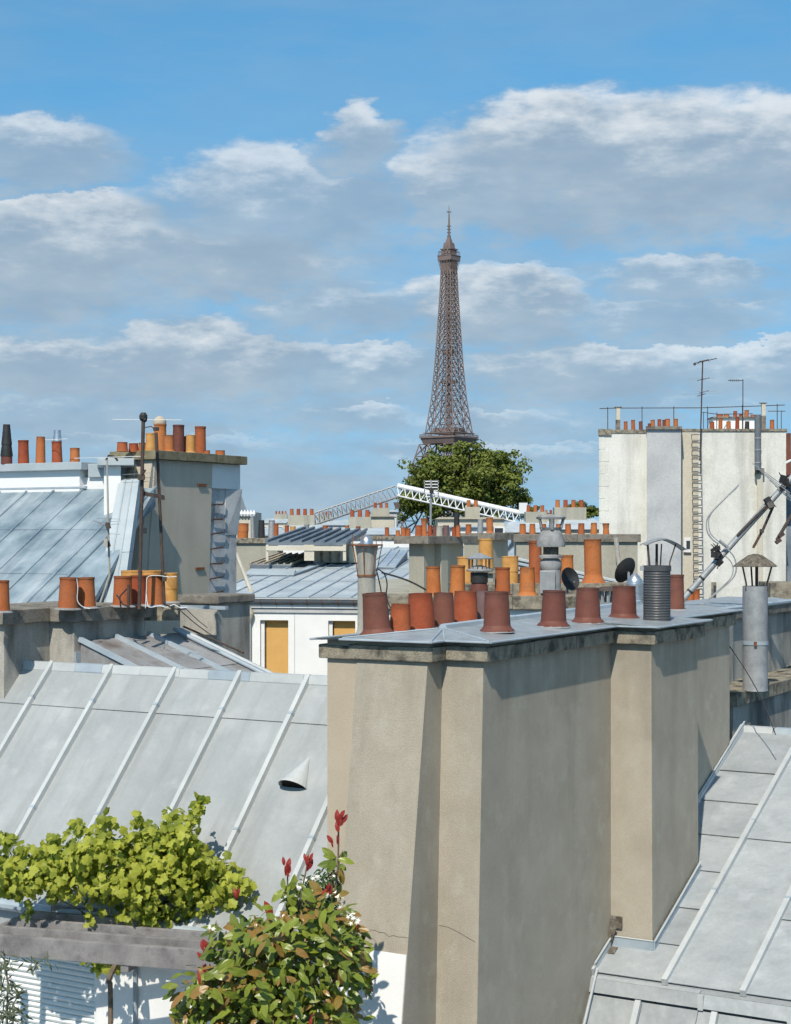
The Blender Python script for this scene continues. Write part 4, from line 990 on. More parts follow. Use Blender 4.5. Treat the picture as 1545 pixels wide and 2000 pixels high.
# zinc-clad flank against the chimney end
za, zb_ = ZP(932, Y4), ZP(1185, Y4)
fk = thing('zinc_flank', 'pale zinc cladding sloping down the end of the grey chimney', 'cladding', P(235, 1180, 26.9))
pA, pB = P(232, 938, 26.75), P(272, 935, 26.6)
pC, pD = P(238, 1190, 24.5), P(184, 1190, 24.7)
for k in range(3):
    f0, f1 = k / 3 + .004, (k + 1) / 3 - .004
    a_, b__ = pA.lerp(pB, f0), pA.lerp(pB, f1); d__, c__ = pD.lerp(pC, f0), pD.lerp(pC, f1)
    for j, (h0, h1) in enumerate(((0, .58), (.583, 1))):
        q = [a_.lerp(d__, h0), b__.lerp(c__, h0), b__.lerp(c__, h1), a_.lerp(d__, h1)]
        MB().loft([v + Vector((.02, .25, 0)) for v in q], q).build('zinc_sheet', 'zinc_pale', fk)
for k in (1, 2):
    MB().tube([pA.lerp(pB, k / 3) - ET * .01, pD.lerp(pC, k / 3) - ET * .01], .018, 6).build('batten', 'zinc_pale', fk)
wsx = thing('white_pier', 'narrow white wall end beside the pale zinc cladding', 'wall', P(215, 1180, 27.6))
MB().prism([tuple(P(x, 0, y).xy) for x, y in ((203, 26.7), (236, 26.7), (236, 28.2), (203, 28.2))], ZP(1190, 26.7), ZP(910, 26.7)).build('pier', 'white_wall', wsx)
MB().prism([tuple(P(x, 0, y).xy) for x, y in ((190, 26.55), (262, 26.55), (262, 28.4), (190, 28.4))], ZP(909.5, 26.7), ZP(896, 26.7)).build('cap', 'zinc_pale', wsx, bevel=.01)
GR = 'pots on the tall grey left chimney'
def gp(lst, d):
    for i, (px, by, pt, w, k, m, Y) in enumerate(lst):
        p = P(px, by, Y); p.z = ztp - .02
        hgt = ZP(pt, Y) - p.z
        pot(p, w * .5 * Y / FPX, hgt, k, m, f'{ORD[i]} of the {d}, {COLN[m]} pot on the tall grey chimney', GR, (random.uniform(-.02, .02), random.uniform(-.02, .02)))
gp([(239, 890, 864, 22, 'plain', 'terra_orange', 27.3), (261, 889, 866, 20, 'plain', 'terra_red', 27.5), (279, 888, 865, 18, 'plain', 'terra_orange', 27.8)], 'short left trio')
gp([(294, 880, 846, 21, 'plain', 'terra_yellow', 27.5), (330, 880, 850, 19, 'tall', 'terra_orange', 28.0), (372, 882, 850, 18, 'tall', 'terra_yellow', 28.6), (404, 884, 880, 14, 'plain', 'terra_orange', 28.9), (430, 893, 880, 20, 'plain', 'terra_orange', 29.2)], 'front row')
gp([(312, 882, 828, 26, 'plain', 'terra_orange', 28.6), (348, 882, 830, 24, 'plain', 'terra_brown', 28.9), (362, 882, 852, 16, 'plain', 'terra_red', 29.2), (391, 882, 833, 23, 'plain', 'terra_orange', 29.3)], 'tall back row')
tag(MB().lathe([(.11, 0), (.115, .05), (.10, .10), (.04, .14), (.001, .15)], Vector((P(312, 880, 28.6).x, 28.6, ZP(829, 28.6))), 14).build('pot_lid', 'plaster_left', None, True), 'pale rounded lid on the tallest pot of the grey chimney', 'chimney cap')
# ================================================================== white facade with amber blinds and its shallow zinc roof
XA, YA, ZA = Vector((1, 0, 0)), Vector((0, 1, 0)), UP
FD = Vector((math.cos(R(10)), -math.sin(R(10)), 0)); FN = Vector((math.sin(R(10)), math.cos(R(10)), 0))
f0 = P(440, 1172, 46.0); f0.z = 0
def FA(a, b, z): q = f0 + FD * a + FN * b; return Vector((q.x, q.y, z))
def fa(px, b=0.0): return S(f0 + FN * b, FD, px)
fac = thing('white_apartment_house', 'white house front with amber window blinds behind the left zinc roof', 'house', f0.copy())
zg = ZP(1168, 45.6)                                  # eaves
aL, aR = -.6, 8.6
wins = [(fa(446), fa(466)), (fa(508), fa(563)), (fa(641), fa(694)), (fa(760), fa(812))]
zwt, zwb = ZP(1213, 45.3), ZP(1330, 45.3) - .5
zw_top = ZP(1197, 45.6)
def fbox(a0, a1, b0, b1, z0, z1, nm, m, par, bev=0):
    return MB().prism([tuple(FA(a, b, 0).xy) for a, b in ((a0, b0), (a1, b0), (a1, b1), (a0, b1))], z0, z1).build(nm, m, par, bevel=bev)
fbox(aL, aR, 0, .5, zwt, zw_top, 'wall', 'white_wall', fac)
fbox(aL, aR, 0, .5, 0, zwb, 'wall', 'white_wall', fac)
ed = [aL] + [x for w in wins for x in w] + [aR]
for i in range(0, len(ed), 2):
    fbox(ed[i], ed[i + 1], 0, .5, zwb, zwt, 'wall', 'white_wall', fac)
fbox(aL, aR, .5, 9, 0, zg - .5, 'house_body', 'white_wall', fac)
for a0, a1 in wins:
    wd = fbox(a0, a1, .34, .4, zwb, zwt, 'window', 'dark_glass', fac)
    fbox(a0 + .13, a1 - .035, .2, .23, zwb, zwt - .06, 'blind', 'amber_blind', wd)
    fbox(a0, a0 + .1, .10, .3, zwb + .002, zwt - .002, 'frame', 'white_paint', wd)
    fbox(a0 + .1, a1, .16, .26, zwt - .06, zwt - .003, 'blind_box', 'amber_blind', wd)
fbox(fa(575), fa(576), -.012, .1, 0, zw_top - .01, 'joint', 'grey_flue', fac)
# cornice and gutter
fbox(aL, aR, -.05, .4, zw_top, zw_top + .13, 'cornice', 'grey_flue', fac, .01)
fbox(aL, aR, -.10, .4, zw_top + .132, zw_top + .24, 'cornice', 'white_wall', fac, .02)
fbox(aL, aR, -.06, .4, zw_top + .242, zg - .05, 'frieze', 'grey_flue', fac)
gp_ = []
for a in (aL, aR):
    pr = []
    for k in range(9):
        th = math.pi + math.pi * k / 8
        pr.append(FA(a, -.10 + .14 * math.cos(th), zg - .02 + .17 * math.sin(th)))
    for k in range(9):
        th = 2 * math.pi - math.pi * k / 8
        pr.append(FA(a, -.10 + .125 * math.cos(th), zg - .02 + .155 * math.sin(th)))
    gp_.append(pr)
gut = MB().loft(gp_[0], gp_[1]).build('gutter', 'grey_paint', fac, True)
MB().tube([FA(aL, -.24, zg - .015), FA(aR, -.24, zg - .015)], .02, 6).build('gutter_bead', 'zinc_light', fac)
a = aL + .35
while a < aR:
    pts = [FA(a, -.10 + .15 * math.cos(th), zg - .02 + .18 * math.sin(th)) for th in [math.pi + math.pi * k / 6 for k in range(7)]]
    MB().tube(pts, .012, 4).build('gutter_bracket', 'rust', gut); a += .44
dp = fa(487)
MB().lathe([(.05, 0), (.07, .05), (.16, .30), (.16, .34), (.07, .52), (.03, .8)], FA(dp, -.12, zw_top - .35), 12).build('rain_hopper', 'cream_plain', fac, True)
MB().tube([FA(dp, -.14, 0), FA(dp, -.14, zw_top - .3)], .075, 10).build('downpipe', 'white_wall', fac, True)
# roof
dsf = (-FN + UP * -.088); ff = dsf.length; dsf.normalize()
RL = 14.5
rid = FA(aL, RL, zg + RL * .088)
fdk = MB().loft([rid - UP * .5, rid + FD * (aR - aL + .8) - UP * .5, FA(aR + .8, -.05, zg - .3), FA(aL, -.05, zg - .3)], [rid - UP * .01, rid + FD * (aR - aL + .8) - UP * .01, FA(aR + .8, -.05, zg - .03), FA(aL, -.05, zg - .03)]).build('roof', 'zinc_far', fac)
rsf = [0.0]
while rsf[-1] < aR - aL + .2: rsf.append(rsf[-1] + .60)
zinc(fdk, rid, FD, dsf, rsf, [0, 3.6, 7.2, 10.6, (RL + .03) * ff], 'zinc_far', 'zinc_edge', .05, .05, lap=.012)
def on_froof(px, py):
    k = (px - CX) / FPX; q = (py - HY) / FPX
    d = Vector((k, 1, -q)); n_ = FD.cross(dsf)
    lam = (rid - Vector((0, 0, EYE))).dot(n_) / d.dot(n_)
    return Vector((0, 0, EYE)) + d * lam
MB().tube([on_froof(462, 1085) + UP * .05, on_froof(490, 1157) + UP * .05], .06, 6).build('hip_roll', 'cream_plain', fac)
# raised strips, ribbed hatch, skylights, canopy on that roof
def slab_on(pxs, h, nm, lab, cat, m, rib=None, tilt=0.0, frame=None):
    q = [on_froof(*p) for p in pxs]
    cen = sum(q, Vector()) / 4
    t = thing(nm, lab, cat, cen)
    up = [v + UP * (h + (tilt if i in (2, 3) else 0)) for i, v in enumerate(q)]
    MB().loft([v - UP * .05 for v in q], [v - UP * .03 for v in up]).build('kerb', frame or 'zinc_dark', t)
    MB().loft([v - UP * .03 for v in up], up).build('panel', m, t)
    if rib:
        for i in range(rib + 1):
            f = i / rib
            MB().tube([up[0].lerp(up[1], f) + UP * .02, up[3].lerp(up[2], f) + UP * .02], .035, 5).build('rib', 'zinc_edge' if nm != 'ribbed_hatch' else 'coping_pale', t)
    return t
slab_on([(488, 1110), (568, 1111), (618, 1091), (545, 1089)], .14, 'ribbed_hatch', 'ribbed brownish hatch panel on the shallow zinc roof', 'hatch', 'zinc_brown', 6)
slab_on([(478, 1126), (574, 1127), (578, 1117), (490, 1116)], .09, 'raised_strip', 'pale raised zinc strip below the ribbed hatch', 'roof strip', 'zinc_pale')
slab_on([(574, 1127), (600, 1118), (668, 1092), (640, 1089)], .10, 'raised_strip', 'long slanting zinc kerb right of the ribbed hatch', 'roof strip', 'zinc_edge')
slab_on([(736, 1112), (772, 1113), (796, 1094), (764, 1092)], .10, 'skylight', 'open skylight with pale frame left of the ribbed grey chimney block', 'skylight', 'skylight', 2, .22)
slab_on([(962, 1086), (982, 1087), (1004, 1066), (984, 1064)], .10, 'skylight', 'open skylight right of the tall orange pot', 'skylight', 'skylight', 1, .2)
slab_on([(700, 1093), (716, 1093), (735, 1082), (720, 1081)], .06, 'skylight', 'small flat skylight left of the open one on the shallow roof', 'skylight', 'skylight', 1)
cy = 53.0
can = thing('roof_canopy', 'raised canopy with dark ribbed zinc roof and pale posts', 'canopy', P(600, 1090, cy))
q = [P(520, 1059, cy), P(676, 1060, cy), P(716, 1036, cy + 7), P(596, 1032, cy + 7)]
MB().loft([v - UP * .10 for v in q], q).build('roof', 'zinc_dark', can)
for i in range(8):
    f = i / 7
    MB().tube([q[0].lerp(q[1], f) + UP * .04, q[3].lerp(q[2], f) + UP * .04], .055, 5).build('rib', 'zinc_dark', can)
MB().obox((q[0] + q[1]) / 2 - UP * .19 - YA * .02, (q[1] - q[0]).normalized(), YA, UP, (q[1] - q[0]).length / 2, .06, .075).build('front_beam', 'cream_plain', can)
for px, w in ((522, .04), (604, .16), (673, .05)):
    a, b = P(px, 1064, cy), P(px, 1095, cy)
    MB().obox((a + b) / 2, XA, YA, UP, w, .05, (a.z - b.z) / 2).build('post', 'cream_plain', can)
MB().prism([tuple(P(x, 0, y).xy) for x, y in ((612, cy + 1.2), (700, cy + 1.2), (716, cy + 3), (612, cy + 3))], ZP(1100, cy), ZP(1061, cy + 1.2)).build('rear_wall', 'cream_plain', can)
for px in (628, 645, 662, 680):
    MB().box(P(px, 0, cy + 1.2).x - .04, P(px, 0, cy + 1.2).x + .04, cy + 1.12, cy + 1.25, ZP(1098, cy), ZP(1063, cy + 1.2)).build('stud', 'coping', can)

# ================================================================== pale vent pipe with cage beside the stack
vp = P(716, 1240, 14.7); vs_ = 14.7 / FPX
vpipe = thing('vent_pipe', 'pale vent pipe with flared top and rusty cage left of the big stack', 'vent pipe', vp - UP * 1.2)
MB().lathe([(21 * vs_, -1.2), (21 * vs_, .02), (20 * vs_, .03), (17.8 * vs_, .06), (17.5 * vs_, 110 * vs_), (18.5 * vs_, 150 * vs_), (23 * vs_, 176 * vs_), (21 * vs_, 176 * vs_), (17 * vs_, 150 * vs_)], vp, 22).build('pipe', 'dull_pipe', vpipe, True)
MB().lathe([(18 * vs_, 114 * vs_), (19.2 * vs_, 114 * vs_), (19.2 * vs_, 118 * vs_), (18 * vs_, 118 * vs_)], vp, 22).build('band', 'rust', vpipe)
MB().lathe([(31 * vs_, 174 * vs_), (32 * vs_, 174 * vs_), (32 * vs_, 177 * vs_), (20 * vs_, 177 * vs_), (20 * vs_, 174 * vs_)], vp, 22).build('ring', 'rust', vpipe)
MB().lathe([(13 * vs_, 177 * vs_), (12.5 * vs_, 184 * vs_), (9 * vs_, 191 * vs_), (4 * vs_, 195 * vs_), (.001, 195.5 * vs_)], vp, 18).build('dome', 'steel', vpipe, True)
for k in range(7):
    e = Vector((math.cos(k * .9), math.sin(k * .9), 0)) * 30 * vs_
    MB().tube([vp + e + UP * 176 * vs_, vp + e + UP * 196 * vs_], .0045, 4).build('cage_rod', 'rust', vpipe)
    MB().tube([vp + e + UP * 175 * vs_, vp + e * .62 + UP * 116 * vs_], .0055, 4).build('cage_stay', 'rust', vpipe)
wire([(735, 1110), (750, 1120), (756, 1140), (755, 1165), (765, 1190), (790, 1205)], 15.0, .006, 'black_metal', 'black cable curving from the pale vent pipe down behind the pots')
wire([(735, 1112), (745, 1160), (740, 1190)], 14.9, .006, 'black_metal', 'short black cable hanging beside the pale vent pipe')
wire([(745, 1118), (780, 1128), (810, 1140), (845, 1160)], 24, .014, 'black_metal', 'dark cable crossing the shallow roof behind the pots')

# ================================================================== pots and stacks close behind the big stack
def slabstack(xl, xr, yt, Y, dp_, lab, ct=.16, m='plaster_far', mc='coping', g=.08, fade=0):
    a, b = P(xl, yt, Y), P(xr, yt, Y)
    t = thing('chimney_stack', lab, 'chimney', Vector(((a.x + b.x) / 2, Y + dp_ / 2, 0)))
    MB().box(a.x + g, b.x - g, Y + g, Y + dp_ - g, 0, a.z - ct * .5).build('wall', m, t)
    poly = [(a.x + g, Y + g), (b.x - g, Y + g), (b.x - g, Y + dp_ - g), (a.x + g, Y + dp_ - g)]
    coping_ring(t, poly, a.z - ct, a.z, g, .12, mc, 1.1)
    MB().prism(offset(poly, -.1), a.z - ct, a.z - .008).build('capping', mc, t)
    return t
slabstack(735, 1135, 1164, 22.2, .9, 'long low chimney stack with stone coping just behind the big stack', .18, 'white_wall')
slabstack(880, 1245, 1140, 24.6, .9, 'second low chimney stack behind, carrying the tall orange pots', .2, 'plaster_far', 'coping')
G1 = 'pots on the low stacks behind the big stack'
def mp(px, by, pt, w, k, m, Y, lab):
    p = P(px, by, Y); p.z -= .02
    pot(p, w * .5 * Y / FPX, ZP(pt, Y) - p.z, k, m, lab, G1, (random.uniform(-.02, .02), random.uniform(-.02, .02)), True)
mp(847, 1164, 1106, 30, 'plain', 'terra_orange', 22.5, 'orange pot behind the wide red ones, first on the low stack')
mp(893, 1164, 1104, 31, 'plain', 'terra_orange', 22.5, 'orange pot left of the caged lantern cowl')
mp(981, 1162, 1108, 31, 'plain', 'terra_orange', 22.6, 'orange pot just right of the caged lantern cowl')
mp(1030, 1162, 1108, 32, 'flare', 'terra_orange', 22.6, 'dull orange pot with patched side, left of the grey stone terminal')
mp(909, 1141, 1087, 33, 'plain', 'terra_yellow', 24.9, 'pale orange pot peeping over the low stack pot left of the caged cowl')
mp(997, 1141, 1086, 33, 'wide', 'terra_yellow', 24.9, 'yellow orange pot with a collar left of the grey stone terminal')
mp(1046, 1141, 1056, 27, 'plain', 'terra_orange', 24.9, 'tall slim orange pot hidden behind the grey stone terminal')
mp(1108, 1141, 1084, 27, 'plain', 'terra_orange', 24.9, 'orange pot just right of the grey stone terminal')
mp(1159, 1137, 1053, 34, 'tall', 'terra_orange', 24.9, 'tallest orange pot with flared foot standing before the long wall chimney')
mp(949, 1110, 1052, 30, 'plain', 'terra_yellow', 30.0, 'tall orange pot rising behind the caged lantern cowl')
slabstack(925, 972, 1110, 29.8, .8, 'small stack below the tall orange pot behind the lantern cowl', .1)
# caged lantern cowl
lc = P(936, 1166, 22.3); ls = 22.3 / FPX
lan = thing('lantern_cowl', 'caged lantern cowl with pointed grey lid on a brown pot', 'chimney cowl', lc)
MB().lathe([(17 * ls, 0), (17 * ls, 20 * ls), (14 * ls, 30 * ls), (13 * ls, 30 * ls)], lc, 20).build('base_pot', 'terra_brown', lan, True)
MB().lathe([(17 * ls, 28 * ls), (17 * ls, 48 * ls), (15 * ls, 48 * ls)], lc, 20).build('collar', 'black_metal', lan, True)
MB().lathe([(24 * ls, 50 * ls), (25 * ls, 52 * ls), (17 * ls, 58 * ls), (6 * ls, 62 * ls), (6 * ls, 58 * ls)], lc, 20).build('plate', 'galv', lan, True)
for k in range(14):
    e = Vector((math.cos(k * .449), math.sin(k * .449), 0)) * 21 * ls
    MB().tube([lc + e + UP * 53 * ls, lc + e + UP * 74 * ls], .006, 4).build('cage_bar', 'dark_iron', lan)
MB().lathe([(26 * ls, 74 * ls), (26.5 * ls, 76 * ls), (3 * ls, 86 * ls), (.001, 86 * ls)], lc, 20).build('lid', 'galv', lan, True)
# grey stone terminal
tcn = P(1076, 1172, 22.7); ls = 22.7 / FPX
ter = thing('stone_terminal', 'grey stone chimney terminal with urn-shaped wind cowl', 'chimney cowl', tcn)
MB().lathe([(20 * ls, 0), (20 * ls, 58 * ls), (17 * ls, 60 * ls)], tcn, 20).build('shaft', 'grey_stone', ter, True)
MB().lathe([(17 * ls, 56 * ls), (21 * ls, 62 * ls), (21 * ls, 74 * ls), (17 * ls, 80 * ls)], tcn, 20).build('drum', 'grey_stone', ter, True)
MB().lathe([(24 * ls, 82 * ls), (24 * ls, 86 * ls), (17 * ls, 89 * ls), (15 * ls, 89 * ls), (15 * ls, 80 * ls)], tcn, 20).build('lower_rim', 'grey_stone', ter, True)
MB().lathe([(15 * ls, 86 * ls), (15 * ls, 106 * ls)], tcn, 14).build('neck', 'concrete_cowl', ter)
MB().lathe([(28 * ls, 104 * ls), (28.5 * ls, 110 * ls), (25 * ls, 122 * ls), (20 * ls, 136 * ls), (23 * ls, 142 * ls), (19 * ls, 142 * ls), (17 * ls, 130 * ls)], tcn, 20).build('bell', 'grey_stone', ter, True)
for a in (-2.7, -.45, 1.5, -1.57):
    e = Vector((math.cos(a), math.sin(a), 0))
    MB().tube([tcn + e * 20 * ls + UP * 138 * ls, tcn + e * 26 * ls + UP * 160 * ls], .03 if a == -1.57 else .02, 6).build('lid_leg', 'grey_stone', ter)
MB().lathe([(28 * ls, 158 * ls), (29 * ls, 162 * ls), (22 * ls, 166 * ls), (.001, 167 * ls)], tcn, 20).build('lid', 'grey_stone', ter, True)
MB().obox(tcn + Vector((-9 * ls, -24 * ls, 36 * ls)), XA, YA, UP, 15 * ls, .03, 22 * ls).build('cover_plate', 'galv', ter, bevel=.01)
# black satellite dishes seen from behind, vents
def dish(c, r, ax, lab, arm=None):
    t = thing('satellite_dish', lab, 'satellite dish', c)
    pr = [(.001, .10 * r), (.35 * r, .13 * r), (.7 * r, .24 * r), (r, .42 * r), (r * 1.02, .40 * r), (.7 * r, .19 * r), (.35 * r, .08 * r), (.001, .05 * r)]
    MB().lathe(pr, c, 26, ax.normalized()).build('reflector', 'black_metal', t, True)
    MB().tube([c, c + ax.normalized() * r * .9 - UP * r * .4], .012, 5).build('arm', 'galv', t)
    MB().tube([c - UP * r * 1.6, c], .02, 6).build('mast', 'galv', t)
    return t
dish(P(1228, 1118, 24.0), .20, Vector((-.5, .6, .35)), 'black satellite dish tilted behind the steel vent')
dish(P(1108, 1133, 23.6), .17, Vector((.55, -.7, .25)), 'round rusty black dish right of the grey stone terminal')
mv = P(1186, 1196, 20.5); ls = 20.5 / FPX
mus = thing('mushroom_vent', 'low mushroom vent with dark round cap between the brown pots', 'vent', mv - UP * .5)
MB().lathe([(18 * ls, -.5), (18 * ls, 20 * ls)], mv, 16).build('base', 'grey_stone', mus)
for k in range(8):
    e = Vector((math.cos(k * .785), math.sin(k * .785), 0)) * 15 * ls
    MB().tube([mv + e + UP * 18 * ls, mv + e + UP * 44 * ls], .02, 5).build('leg', 'galv', mus)
MB().lathe([(25 * ls, 42 * ls), (24 * ls, 45 * ls), (12 * ls, 50 * ls), (.001, 51 * ls)], mv, 18).build('cap', 'dark_iron', mus, True)
sv_ = P(1240, 1210, 18.5); ls = 18.5 / FPX
stv = thing('steel_vent', 'shiny steel vent cylinder with domed top left of the corrugated flue', 'vent', sv_ - UP * .3)
MB().lathe([(17 * ls, -.3), (17 * ls, 70 * ls), (15.5 * ls, 71 * ls)], sv_, 20).build('cylinder', 'steel', stv, True)
MB().lathe([(16 * ls, 70 * ls), (16 * ls, 76 * ls), (8 * ls, 86 * ls), (4 * ls, 90 * ls), (.001, 90 * ls)], sv_, 20).build('dome', 'steel', stv, True)
for y in (30, 52): MB().lathe([(17.2 * ls, y * ls), (17.9 * ls, y * ls), (17.9 * ls, (y + 3) * ls), (17.2 * ls, (y + 3) * ls)], sv_, 20).build('band', 'steel', stv)

# ================================================================== grey ribbed blocks on the shallow roof
def block(xl, xc, xr, yt, yb, Y, lab, ribs, mc='coping_dark', g=.10, m='plaster_far'):
    c, w, s = rbox(xl, xc, xr, Y)
    t = thing('chimney_stack', lab, 'chimney', c.copy())
    zt1 = ZP(yt, Y); zb1 = ZP(yb, Y) - 6
    MB().prism(foot(c, w, s), zb1, zt1 - .12).build('wall', m, t)
    for f in ribs:
        MB().prism(foot(c + ET * s * f + EU * .16, .3, .34), zb1, zt1 - .13).build('flue_rib', m, t)
    coping_ring(t, foot(c, w, s), zt1 - .18, zt1, g + (.16 if ribs else 0), .2, mc, 1.5)
    MB().prism(foot(c, w, s, -.15), zt1 - .18, zt1 - .01).build('capping', mc, t)
    return t
block(799, 828, 905, 1047, 1150, 38, 'grey block chimney with two ribs standing on the shallow zinc roof', (.28,))
pot_row('on the grey ribbed block chimney', 'pots on the ribbed block chimney', 38.9, 1047, [(818, 1026, 15, 'plain', 'terra_red'), (829, 1012, 13, 'waist', 'terra_orange'), (840, 1026, 9, 'plain', 'terra_red'), (849, 1027, 9, 'plain', 'terra_brown'), (858, 1027, 14, 'plain', 'dull_pipe'), (871, 1026, 13, 'plain', 'terra_purple'), (887, 1029, 9, 'plain', 'terra_red'), (895, 1026, 10, 'plain', 'terra_orange')])
tag(MB().lathe([(.07, 0), (.06, .35), (.06, .36), (.001, .36)], P(892, 1030, 39.4), 12).build('flue_liner', 'black_metal'), 'black metal flue rising behind the ribbed block chimney pots', 'flue pipe')
block(906, 962, 992, 1041, 1120, 43, 'small beige chimney right of the grey ribbed block', (), 'coping_dark', .12)
pot_row('on the small beige chimney', 'pots on the small beige chimney', 43.3, 1042, [(915, 1024, 12, 'plain', 'terra_orange'), (938, 1014, 12, 'plain', 'galv'), (957, 1011, 13, 'tall', 'terra_orange')])
slabstack(1003, 1252, 1043, 33, .7, 'long plaster wall chimney with row of small orange pots', .16, 'plaster_far', 'coping_dark', .06)
pot_row('on the long plaster wall chimney', 'pots on the long wall chimney', 33.35, 1044, [(1021, 1023, 14, 'taper', 'terra_orange'), (1040, 1023, 13, 'taper', 'terra_orange'), (1062, 1023, 11, 'taper', 'terra_orange'), (1091, 1023, 13, 'taper', 'terra_orange'), (1110, 1023, 13, 'taper', 'terra_orange'), (1135, 1022, 14, 'taper', 'terra_orange'), (1160, 1021, 14, 'taper', 'terra_orange'), (1184, 1022, 14, 'waist', 'terra_orange')])
wall_pipe = MB().tube([P(1203, 1050, 32.95), P(1207, 1090, 32.95), P(1216, 1130, 32.9)], .05, 8).build('stain_pipe', 'dull_pipe')
tag(wall_pipe, 'thin rusty grey pipe running down the long plaster wall chimney', 'pipe')
tag(MB().loft([P(1003, 1088, 31), P(1240, 1142, 30), P(1240, 1165, 30), P(1003, 1125, 31)], [v - Vector((0, .0, .12)) + Vector((0, .25, 0)) for v in (P(1003, 1088, 31), P(1240, 1142, 30), P(1240, 1165, 30), P(1003, 1125, 31))]).build('sloping_zinc_verge', 'zinc_pale'), 'pale zinc verge sloping down right before the long wall chimney', 'roof edge')
for i in range(4):
    a, b = P(1003, 1090 + i * 9, 30.95), P(1240, 1143 + i * 6, 29.95)
    tag(MB().tube([a, b], .03, 5).build('zinc_roll', 'zinc_edge' if i % 2 else 'zinc_light'), f'{("top", "second", "third", "bottom")[i]} zinc roll on the sloping verge before the long wall chimney', 'roof roll')
# ================================================================== big cream gable building on the right
Y5 = 60.0
gb = thing('apartment_building', 'tall cream gable wall building with grey flue and ladder at the right', 'building', Vector((P(1350, 0, Y5).x, Y5, 0)))
def gx(px): return P(px, 0, Y5).x
def gz(py): return ZP(py, Y5)
def gbox(xl, xr, d0, d1, yt, m, nm, yb=None, par=None, bev=0):
    sh = .17
    return MB().prism([(gx(xl) + sh * d0, Y5 + d0), (gx(xr) + sh * d0, Y5 + d0), (gx(xr) + sh * d1, Y5 + d1), (gx(xl) + sh * d1, Y5 + d1)], 0 if yb is None else gz(yb), gz(yt)).build(nm, m, par or gb, bevel=bev)
gbox(1172, 1266, -.25, 8, 846, 'cream_wall', 'gable_wall')
gbox(1264, 1330, -.95, 7, 842, 'grey_flue', 'flue_wall')
gbox(1329, 1535, -.1, 8, 842, 'cream_wall', 'gable_wall')
gbox(1330, 1364, -.14, 1, 845, 'cream_plain', 'plaster_strip')
gbox(1478, 1489, -.32, 0, 925, 'cream_plain', 'old_flue')
gbox(1474, 1492, -.36, 0, 915, 'coping', 'flue_band', 926)
MB().tube([P(1480, 918, Y5 - .5), P(1480, 810, Y5 - .5)], .115, 12).build('vent_pipe', 'grey_paint', gb, True)
for y in (857, 880, 905): MB().lathe([(.12, 0), (.13, 0), (.13, .05), (.12, .05)], P(1480, y, Y5 - .5), 12).build('pipe_collar', 'galv', gb)
gbox(1169, 1195, -.32, 8, 839, 'coping', 'parapet_stone', 851)
gbox(1194, 1266, -.28, 8, 840, 'coping', 'parapet_edge', 847)
gbox(1262, 1332, -1.05, 7, 836, 'coping_dark', 'flue_coping', 842)
gbox(1331, 1537, -.14, 8, 838, 'coping', 'parapet_edge', 843)
# ashlar quoins at the left corner
for i in range(15):
    y = 855 + i * 24
    wq = 18 if i % 2 else 11
    gbox(1170.5, 1172 + wq, -.262, .3, y, 'cream_wall', 'quoin_stone', y + 23.2, None, .01)
# windows
for (xl, xr, yt, yb) in ((1336, 1349, 1050, 1078), (1389, 1399, 1137, 1180)):
    w = gbox(xl, xr, -.17, 0, yt, 'white_paint' if yt < 1100 else 'coping', 'window', yb)
    gbox(xl + 4.5, xr - 1, -.185, -.1, yt + 6, 'dark_glass', 'pane', yb - 6, w)
    gbox(xl - 1, xr + 1, -.22, -.1, yb, 'coping', 'sill', yb + 2, w)
# ladder
ldx = (1351, 1368.5)
for i in range(22):
    y = 849 + i * 15.9
    dx = i * .2
    a, b = P(ldx[0] + dx, y, Y5 - .35), P(ldx[1] + dx, y, Y5 - .35)
    hnd = 10.8
    c_, d_ = P(ldx[1] + dx, y + hnd, Y5 - .35), P(ldx[0] + dx, y + hnd, Y5 - .35)
    MB().tube([a, b, c_, d_, a], .014, 5).build('ladder_rung', 'dark_iron', gb)
MB().tube([P(1369.5, 846, Y5 - .33), P(1374.5, 1185, Y5 - .33)], .012, 5).build('ladder_rail', 'galv', gb)
# rooms behind: upper chimney block with white wall
cbk = thing('chimney_stack', 'white rear chimney block on the cream building roof with red pots', 'chimney', Vector((gx(1420), Y5 + 5, gz(845))))
MB().box(P(1393, 0, Y5 + 5).x, P(1484, 0, Y5 + 5).x, Y5 + 5, Y5 + 6, gz(850), ZP(816, Y5 + 5)).build('wall', 'white_wall', cbk)
MB().box(P(1391, 0, Y5 + 5).x, P(1486, 0, Y5 + 5).x, Y5 + 4.9, Y5 + 6.1, ZP(816, Y5 + 5), ZP(814, Y5 + 5)).build('coping', 'coping', cbk)
pot_row('on the cream building, left parapet', 'pots on the cream building', Y5 + .8, 842, [(1237, 820, 8, 'plain', 'terra_orange'), (1252, 823, 8, 'plain', 'terra_brown')])
pot(P(1222, 843, Y5 + .8), 4 * Y5 / FPX, 20 * Y5 / FPX, 'plain', 'terra_orange', 'lone small orange pot beside the pale post on the cream building parapet', 'pots on the cream building')
pot_row('on the grey flue of the cream building', 'pots on the grey flue', Y5 - .2, 837, [(1268, 827, 6, 'plain', 'terra_brown'), (1275, 820, 9, 'plain', 'terra_orange'), (1288, 819, 8, 'plain', 'terra_red'), (1297, 820, 7, 'plain', 'terra_brown'), (1304, 818, 10, 'plain', 'terra_orange'), (1320, 818, 9, 'plain', 'terra_orange')])
